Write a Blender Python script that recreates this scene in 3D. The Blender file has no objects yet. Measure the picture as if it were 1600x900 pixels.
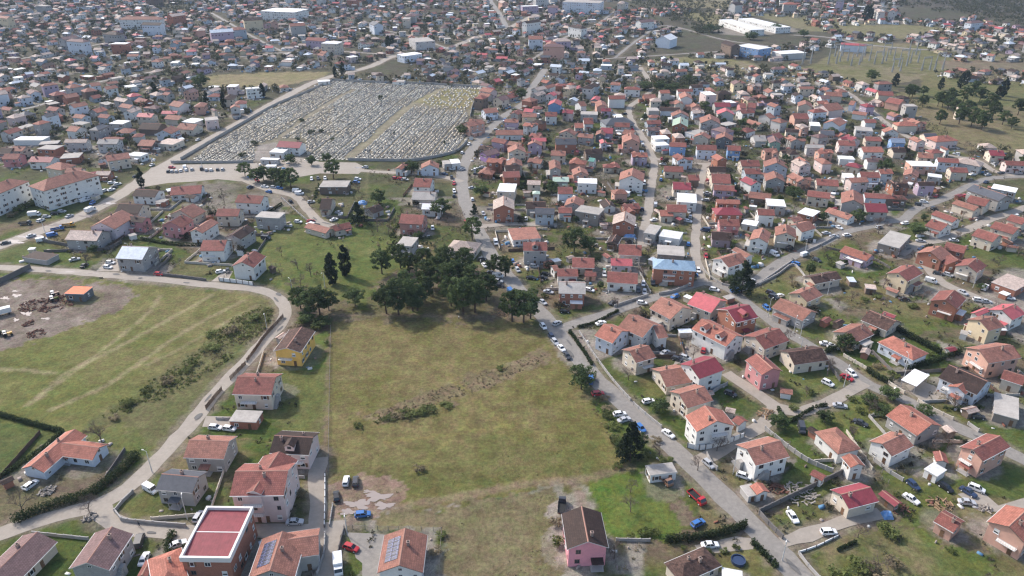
import bpy, math, random
import numpy as np
from mathutils import Vector, Matrix, kdtree
random.seed(7); rng = np.random.default_rng(11)
scene = bpy.context.scene
# ------------------------------------------------------------------ camera model
F, CAMH, PITCH = 1150.0, 142.0, math.radians(27.5)
SP, CP = math.sin(PITCH), math.cos(PITCH)
def G(x, y, z=0.0):
    """point of the real plane of height z seen at image point (x, y) of the photograph"""
    u, v = (x-800)/F, (y-450)/F
    t = (CAMH-z)/(SP+v*CP)
    return np.array((u*t, (CP-v*SP)*t, z))
def proj(p):
    x, y, z = p[0], p[1], p[2]-CAMH
    d = y*CP - z*SP
    return 800+F*x/d, 450+F*(-(y*SP)-z*CP)/d
SUN_AZ, SUN_EL = math.radians(-52), math.radians(40)
# ------------------------------------------------------------------ materials
def mat(name, col, rough=.8, spec=.3, noise=None, bump=0, metal=0, extra=None, rnd=.0):
    m = bpy.data.materials.new(name); m.use_nodes = True
    nt = m.node_tree; b = nt.nodes['Principled BSDF']
    b.inputs['Roughness'].default_value = rough; b.inputs['Specular IOR Level'].default_value = spec
    b.inputs['Metallic'].default_value = metal
    N, L = nt.nodes.new, nt.links.new
    rgb = N('ShaderNodeRGB'); rgb.outputs[0].default_value = (*col, 1)
    out = rgb.outputs[0]
    tc = N('ShaderNodeTexCoord'); oi0 = N('ShaderNodeObjectInfo'); va = N('ShaderNodeVectorMath')
    L(tc.outputs['Object'], va.inputs[0]); L(oi0.outputs['Location'], va.inputs[1])
    if noise:
        for sc, amt, tint in noise:
            n = N('ShaderNodeTexNoise'); n.inputs['Scale'].default_value = sc; n.inputs['Detail'].default_value = 4
            L(va.outputs[0], n.inputs['Vector'])
            r = N('ShaderNodeMapRange'); r.inputs[1].default_value = .35; r.inputs[2].default_value = .68
            r.inputs[3].default_value = 0; r.inputs[4].default_value = amt
            L(n.outputs[0], r.inputs[0])
            mx = N('ShaderNodeMix'); mx.data_type = 'RGBA'
            L(r.outputs[0], mx.inputs[0]); L(out, mx.inputs[6]); mx.inputs[7].default_value = (*tint, 1)
            out = mx.outputs[2]
    if extra: out = extra(nt, out, b, tc)
    if rnd:
        oi = N('ShaderNodeObjectInfo'); hs = N('ShaderNodeHueSaturation')
        r = N('ShaderNodeMapRange'); r.inputs[3].default_value = 1-rnd; r.inputs[4].default_value = 1+rnd
        L(oi.outputs['Random'], r.inputs[0]); L(r.outputs[0], hs.inputs['Value']); L(out, hs.inputs['Color']); out = hs.outputs[0]
    L(out, b.inputs['Base Color'])
    if bump:
        n = N('ShaderNodeTexNoise'); n.inputs['Scale'].default_value = 6; L(tc.outputs['Object'], n.inputs['Vector'])
        bp = N('ShaderNodeBump'); bp.inputs['Strength'].default_value = bump; L(n.outputs[0], bp.inputs['Height']); L(bp.outputs[0], b.inputs['Normal'])
    return m
def tiles(dark, period=.55, strength=.9):
    def f(nt, col, b, tc):
        N, L = nt.nodes.new, nt.links.new
        sep = N('ShaderNodeSeparateXYZ'); L(tc.outputs['UV'], sep.inputs[0])
        br = N('ShaderNodeTexBrick'); br.offset = .5
        br.inputs['Scale'].default_value = 1; br.inputs['Brick Width'].default_value = .5; br.inputs['Row Height'].default_value = period
        br.inputs['Mortar Size'].default_value = .05; br.inputs['Bias'].default_value = 0
        br.inputs['Color1'].default_value = (.82,.82,.82,1); br.inputs['Color2'].default_value = (1.12,1.12,1.12,1); br.inputs['Mortar'].default_value = (.62,.6,.6,1)
        L(tc.outputs['UV'], br.inputs['Vector'])
        mx = N('ShaderNodeMix'); mx.data_type = 'RGBA'; mx.blend_type = 'MULTIPLY'; mx.inputs[0].default_value = strength
        L(col, mx.inputs[6]); L(br.outputs[0], mx.inputs[7])
        w = N('ShaderNodeTexWave'); w.bands_direction = 'Y'; w.inputs['Scale'].default_value = .314/period; w.wave_profile = 'SAW'
        L(tc.outputs['UV'], w.inputs['Vector'])
        bp = N('ShaderNodeBump'); bp.inputs['Strength'].default_value = .35; bp.inputs['Distance'].default_value = .05
        L(w.outputs[0], bp.inputs['Height']); L(bp.outputs[0], b.inputs['Normal'])
        return mx.outputs[2]
    return f
def bricks(mortar, w=.5, h=.25):
    def f(nt, col, b, tc):
        N, L = nt.nodes.new, nt.links.new
        br = N('ShaderNodeTexBrick'); br.inputs['Scale'].default_value = 1; br.inputs['Brick Width'].default_value = w; br.inputs['Row Height'].default_value = h
        br.inputs['Mortar Size'].default_value = .03; br.inputs['Color1'].default_value = (.8,.8,.8,1); br.inputs['Color2'].default_value = (1.1,1.1,1.1,1); br.inputs['Mortar'].default_value = (*mortar,1)
        L(tc.outputs['UV'], br.inputs['Vector'])
        mx = N('ShaderNodeMix'); mx.data_type = 'RGBA'; mx.blend_type = 'MULTIPLY'; mx.inputs[0].default_value = .8
        L(col, mx.inputs[6]); L(br.outputs[0], mx.inputs[7]); return mx.outputs[2]
    return f
def ribs(nt, col, b, tc):
    N, L = nt.nodes.new, nt.links.new
    w = N('ShaderNodeTexWave'); w.bands_direction = 'X'; w.inputs['Scale'].default_value = .5
    L(tc.outputs['UV'], w.inputs['Vector'])
    bp = N('ShaderNodeBump'); bp.inputs['Strength'].default_value = .3; bp.inputs['Distance'].default_value = .05
    L(w.outputs[0], bp.inputs['Height']); L(bp.outputs[0], b.inputs['Normal']); return col
def roofmat(name, col, dirt, t=True, amt=.75):
    return mat(name, col, .75 if t else .6, .25 if t else .25, [(.3, amt, dirt), (1.5, amt*.8, tuple(c*.55 for c in col)), (.8, .35, tuple(min(1,c*1.4) for c in col))], extra=tiles(None) if t else ribs, rnd=.16)
RT = {'red': ((.29,.105,.085),(.16,.075,.062)), 'org': ((.40,.155,.112),(.26,.11,.082)), 'ter': ((.36,.165,.122),(.19,.10,.08)), 'pale': ((.54,.43,.37),(.36,.29,.25)),
      'brn': ((.046,.028,.024),(.075,.045,.037)), 'mauve': ((.22,.135,.13),(.17,.115,.11))}
ROOF = {k: roofmat('roof_tiles_'+n, *RT[k]) for k, n in (('red','brick_red'),('org','orange'),('ter','terracotta'),('pale','pale'),('brn','brown'),('mauve','mauve'))}
ROOF['mot'] = mat('roof_tiles_mottled', (.065,.040,.034), .85, .2, [(1.3, .55, (.24,.14,.11)), (.5, .4, (.035,.025,.022))], extra=tiles(None), rnd=.1)
for k, c in (('mar',(.24,.05,.062)),('pnk',(.46,.115,.125)),('slt',(.085,.09,.105)),('sltblue',(.17,.21,.28)),('wht',(.74,.74,.74)),('blu',(.30,.42,.54)),('grn',(.42,.52,.42)),('lgrn',(.36,.46,.36)),('teal',(.13,.32,.27)),('orgm',(.62,.15,.06)),('bmet',(.55,.60,.66))):
    ROOF[k] = roofmat('roof_sheet_'+k, c, tuple(x*.72 for x in c), False, .45)
ROOF['con'] = mat('roof_concrete', (.38,.35,.32), .9, .2, [(.3,.7,(.24,.22,.2)),(1.5,.4,(.48,.45,.42))], rnd=.1)
WC = {'white':(.76,.75,.72),'cream':(.64,.56,.46),'bluewhite':(.66,.70,.76),'lilacwhite':(.62,.56,.60),'pinkwhite':(.70,.56,.53),'yellow':(.92,.55,.15),'yellowcream':(.70,.58,.40),
      'pink':(.58,.27,.27),'hotpink':(.80,.34,.39),'salmon':(.62,.37,.29),'lilac':(.48,.38,.47),'purple':(.42,.26,.48),'blue':(.24,.38,.62),'green':(.28,.40,.33),
      'blugrey':(.42,.47,.52),'grey':(.42,.40,.38),'palegrey':(.56,.54,.52),'darkgrey':(.16,.17,.18),'brown':(.20,.15,.12),'mauve':(.33,.25,.28)}
WALLM = {}
for k, c in WC.items():
    WALLM[k] = mat('plaster_'+k, c, .85, .2, [(.25,.35,tuple(x*.72 for x in c)),(1.2,.22,tuple(x*.6 for x in c))], rnd=.07)
WALLM['greyblock'] = mat('grey_blocks', (.36,.34,.33), .9, .2, [(.4,.5,(.26,.25,.24))], extra=bricks((1.25,1.25,1.25),.45,.22))
WALLM['brick'] = mat('red_bricks', (.34,.15,.10), .9, .2, [(.4,.4,(.24,.12,.09))], extra=bricks((1.4,1.4,1.4),.4,.22))
WALLM['pinkbrick'] = mat('pink_bricks', (.46,.24,.20), .9, .2, [(.4,.4,(.36,.2,.16))], extra=bricks((1.2,1.2,1.2),.4,.22))
WALLM['concrete'] = mat('bare_concrete', (.30,.27,.24), .9, .2, [(.3,.6,(.2,.17,.15))])
M = {}
M['glass'] = mat('window_glass', (.03,.035,.045), .12, .6)
M['frame'] = mat('window_frame', (.70,.69,.67), .5, .4)
M['door'] = mat('door_wood', (.16,.09,.05), .6, .3, rnd=.3)
M['chim'] = mat('chimney_plaster', (.36,.26,.22), .9, .2, [(1.5,.5,(.2,.15,.13))])
M['fascia'] = mat('fascia_brown', (.16,.12,.10), .7, .3)
M['fasciaw'] = mat('fascia_white', (.72,.70,.67), .7, .3)
M['ridge'] = mat('ridge_tiles', (.36,.20,.155), .8, .2, rnd=.2)
M['solar'] = mat('solar_cells', (.03,.035,.07), .25, .5, extra=bricks((7,7,8),1.0,1.6))
M['rail'] = mat('railing_metal', (.35,.34,.34), .5, .5)
M['tyre'] = mat('tyre_rubber', (.02,.02,.02), .8, .3)
M['lampw'] = mat('head_lamp', (.8,.8,.78), .2, .5); M['lampr'] = mat('tail_lamp', (.35,.02,.02), .3, .5)
M['carglass'] = mat('car_glass', (.02,.025,.03), .08, .7)
CC = {'white':(.78,.78,.78),'silver':(.45,.46,.48),'black':(.015,.015,.018),'dark':(.05,.052,.06),'darkblue':(.03,.05,.11),'blue':(.05,.16,.42),'red':(.45,.03,.04),'rust':(.25,.14,.09),'yellow':(.60,.33,.06)}
for k, c in CC.items(): M['car_'+k] = mat('car_paint_'+k, c, .28, .5, [(.8,.12,tuple(x*.6+.02 for x in c))])
M['bark'] = mat('bark', (.10,.07,.055), .95, .1, [(2,.6,(.05,.035,.03))])
M['twig'] = mat('bare_twigs', (.16,.125,.105), .95, .1, [(.6,.5,(.10,.075,.065))])
def leafmat(name, a, b, c):
    m = mat(name, a, .75, .15, [(.45,.85,b),(2.2,.5,c)], rnd=.25); nt = m.node_tree; p = nt.nodes['Principled BSDF']; src = p.inputs['Base Color'].links[0].from_socket
    tr = nt.nodes.new('ShaderNodeBsdfTranslucent'); mx = nt.nodes.new('ShaderNodeMixShader'); mx.inputs[0].default_value = .35      # light through the leaves
    nt.links.new(src, tr.inputs[0]); nt.links.new(p.outputs[0], mx.inputs[1]); nt.links.new(tr.outputs[0], mx.inputs[2]); nt.links.new(mx.outputs[0], nt.nodes['Material Output'].inputs[0]); return m
M['pine'] = leafmat('pine_needles', (0.085,0.120,0.044), (0.044,0.068,0.031), (0.148,0.183,0.070))
M['cyp'] = leafmat('cypress_leaves', (0.028,0.043,0.022), (0.015,0.026,0.015), (0.049,0.065,0.030))
M['oak'] = leafmat('evergreen_leaves', (0.081,0.116,0.044), (0.043,0.068,0.029), (0.140,0.176,0.064))
M['bush'] = leafmat('bush_leaves', (.13,.16,.045), (.075,.095,.035), (.20,.21,.075))
M['hedge'] = leafmat('hedge_leaves', (0.038,0.059,0.024), (0.019,0.033,0.015), (0.076,0.092,0.033))
M['scrub'] = leafmat('dry_scrub', (.25,.205,.125), (.17,.135,.085), (.32,.27,.17))
M['thicket'] = leafmat('thicket_twigs', (.065,.058,.038), (.035,.042,.022), (.10,.085,.058)); M['litterw'] = mat('pale_litter', (.62,.60,.57), .7, .2, rnd=.2); M['litterr'] = mat('rusty_litter', (.20,.085,.06), .8, .2); M['litterb'] = mat('blue_litter', (.10,.22,.36), .6, .3); M['oldstone'] = mat('grave_old_stone', (.60,.52,.41), .6, .3, [(.1,.6,(.42,.36,.27))])
M['litter'] = mat('yard_litter', (.30,.27,.24), .8, .2, [(.12,.9,(.10,.085,.07)),(.3,.8,(.5,.48,.46)),(.21,.6,(.24,.10,.07))])
M['far'] = leafmat('far_foliage', (0.070,0.085,0.049), (0.105,0.085,0.064), (0.126,0.133,0.064))
M['greyw'] = mat('grey_wall', (.40,.38,.36), .9, .2, [(.3,.5,(.26,.25,.24))]); M['darkw'] = mat('dark_blocks', (.14,.13,.125), .9, .2, [(.4,.5,(.22,.2,.19))])
M['white'] = mat('white_wall', (.7,.7,.69), .8, .2, [(.5,.3,(.5,.5,.48))]); M['cream'] = mat('cream_wall', (.58,.52,.44), .8, .2, [(.4,.4,(.4,.36,.3))])
M['woodf'] = mat('brown_palings', (.15,.10,.075), .9, .2, [(1,.5,(.09,.065,.05))]); M['wire'] = mat('wire_mesh', (.22,.2,.18), .7, .3)
M['pole'] = mat('lamp_pole', (.50,.50,.49), .6, .4); M['lamp'] = mat('lamp_head', (.6,.6,.58), .4, .4)
M['stone'] = mat('grave_marble', (.68,.63,.54), .6, .25, [(.12,.6,(.50,.44,.34))], rnd=.2); M['headstone'] = mat('grave_headstone', (.25,.235,.22), .45, .3, [(.5,.8,(.07,.07,.07))], rnd=.5)
M['scrap'] = mat('rusty_scrap', (.16,.085,.06), .9, .2, [(.8,.8,(.05,.045,.045)),(2,.5,(.3,.12,.08))]); M['gantry'] = mat('gantry_steel', (.26,.27,.28), .6, .4); M['patch'] = mat('dark_asphalt_patch', (.13,.125,.12), .8, .2, [(1,.4,(.18,.17,.16))]); M['gravel'] = mat('gravel_heap', (.36,.32,.28), .95, .2, [(1,.5,(.24,.21,.18))])
M['logs'] = mat('cut_logs', (.33,.22,.13), .9, .2, [(1.5,.6,(.16,.11,.08))])
M['water'] = mat('puddle_water', (.30,.25,.22), .12, .5)
M['road'] = mat('worn_asphalt', (.265,.245,.22), .7, .2, [(.06,.6,(.225,.205,.185)),(.35,.5,(.33,.305,.275)),(.9,.4,(.14,.13,.12)),(3,.3,(.15,.14,.13))], bump=.1)
M['dusty_glare'] = mat('dusty_lane_glare', (.325,.285,.24), .75, .2, [(.08,.6,(.26,.225,.19)),(.5,.5,(.40,.355,.305)),(1.1,.35,(.24,.21,.18)),(3,.25,(.25,.22,.19))], bump=.1)  # dust tone kept pale so its colour also carries glare on avenue and plaza
M['skin'] = mat('skin', (.45,.27,.2), .6, .3); M['cloth'] = mat('dark_clothing', (.04,.04,.055), .9, .1); M['clothw'] = mat('pale_clothing', (.6,.6,.6), .9, .1)
M['tarp'] = mat('blue_tarpaulin', (.08,.25,.55), .5, .4, [(.8,.4,(.5,.55,.6))])
# ------------------------------------------------------------------ object helpers
def link(o): scene.collection.objects.link(o); return o
def uvmesh(me):
    """planar UVs in metres: u along the horizontal of each face, v up its slope"""
    n = len(me.loops)
    if not n: return
    li = np.empty(n, np.int32); me.loops.foreach_get('vertex_index', li)
    co = np.empty(len(me.vertices)*3, np.float32); me.vertices.foreach_get('co', co); co = co.reshape(-1,3)
    nf = len(me.polygons); ls = np.empty(nf, np.int32); lt = np.empty(nf, np.int32); no = np.empty(nf*3, np.float32)
    me.polygons.foreach_get('loop_start', ls); me.polygons.foreach_get('loop_total', lt); me.polygons.foreach_get('normal', no); no = no.reshape(-1,3)
    fi = np.repeat(np.arange(nf), lt)
    t = np.stack([-no[:,1], no[:,0], np.zeros(nf)], 1); ln = np.linalg.norm(t, axis=1)
    t[ln<1e-4] = (1,0,0); ln[ln<1e-4] = 1; t /= ln[:,None]
    b = np.cross(no, t); p = co[li]
    uv = np.stack([(p*t[fi]).sum(1), (p*b[fi]).sum(1)], 1).astype(np.float32)
    me.uv_layers.new(name='UVMap').data.foreach_set('uv', uv.ravel())
def mesh(name, V, Fs, mats, mi=None, uv=True):
    me = bpy.data.meshes.new(name); me.from_pydata([tuple(map(float,v)) for v in V], [], Fs)
    for m in mats: me.materials.append(m)
    if mi is not None: me.polygons.foreach_set('material_index', mi)
    me.update()
    if uv: uvmesh(me)
    return me
def npmesh(name, V, Q, mats, mi=None, uv=False):
    """V (n,3), Q (m,k) faces of equal size"""
    me = bpy.data.meshes.new(name); V = np.asarray(V, np.float32); Q = np.asarray(Q, np.int32); m, k = Q.shape
    me.vertices.add(len(V)); me.vertices.foreach_set('co', V.ravel())
    me.loops.add(m*k); me.loops.foreach_set('vertex_index', Q.ravel())
    me.polygons.add(m); me.polygons.foreach_set('loop_start', np.arange(0,m*k,k,dtype=np.int32)); me.polygons.foreach_set('loop_total', np.full(m,k,np.int32))
    for x in mats: me.materials.append(x)
    if mi is not None: me.polygons.foreach_set('material_index', np.asarray(mi,np.int32))
    me.update(calc_edges=True); me.validate()
    if uv: uvmesh(me)
    return me
def ob(name, me, parent=None, loc=(0,0,0), rot=0, sc=None):
    o = bpy.data.objects.new(name, me); link(o)
    if parent is not None: o.parent = parent
    o.location = [float(v) for v in loc]; o.rotation_euler = (0,0,float(rot))
    if sc: o.scale = sc
    return o
THINGS = []      # (object, description, category, image x, image y, group)
def thing(o, desc, cat, p, group=None, label=None):
    o['category'] = cat
    if group: o['group'] = group
    if label: o['label'] = label
    else: THINGS.append((o, desc, cat, p[0], p[1]))
    return o
LANDMARKS = []   # (phrase, x, y, object)
class MB:
    """collects boxes, prisms and tubes for one mesh"""
    def __init__(s): s.V=[]; s.F=[]; s.M=[]
    def add(s, V, Fs, m=0):
        k=len(s.V); s.V += [tuple(v) for v in V]; s.F += [tuple(i+k for i in f) for f in Fs]; s.M += [m]*len(Fs)
    def box(s, x0,x1,y0,y1,z0,z1,m=0):
        s.add([(x0,y0,z0),(x1,y0,z0),(x1,y1,z0),(x0,y1,z0),(x0,y0,z1),(x1,y0,z1),(x1,y1,z1),(x0,y1,z1)],[(3,2,1,0),(4,5,6,7),(0,1,5,4),(1,2,6,5),(2,3,7,6),(3,0,4,7)],m)
    def tube(s, a, b, r0, r1, n=6, m=0, cap=True):
        a=Vector(a); b=Vector(b); d=(b-a).normalized(); u=d.orthogonal().normalized(); w=d.cross(u)
        V=[a+(u*math.cos(t)+w*math.sin(t))*r0 for t in [2*math.pi*i/n for i in range(n)]]+[b+(u*math.cos(t)+w*math.sin(t))*r1 for t in [2*math.pi*i/n for i in range(n)]]
        Fs=[(i,(i+1)%n,n+(i+1)%n,n+i) for i in range(n)]
        if cap: Fs+= [tuple(range(n-1,-1,-1)), tuple(range(n,2*n))]
        s.add(V,Fs,m)
    def me(s, name, mats, uv=True): return mesh(name, s.V, s.F, mats, s.M, uv)
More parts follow.
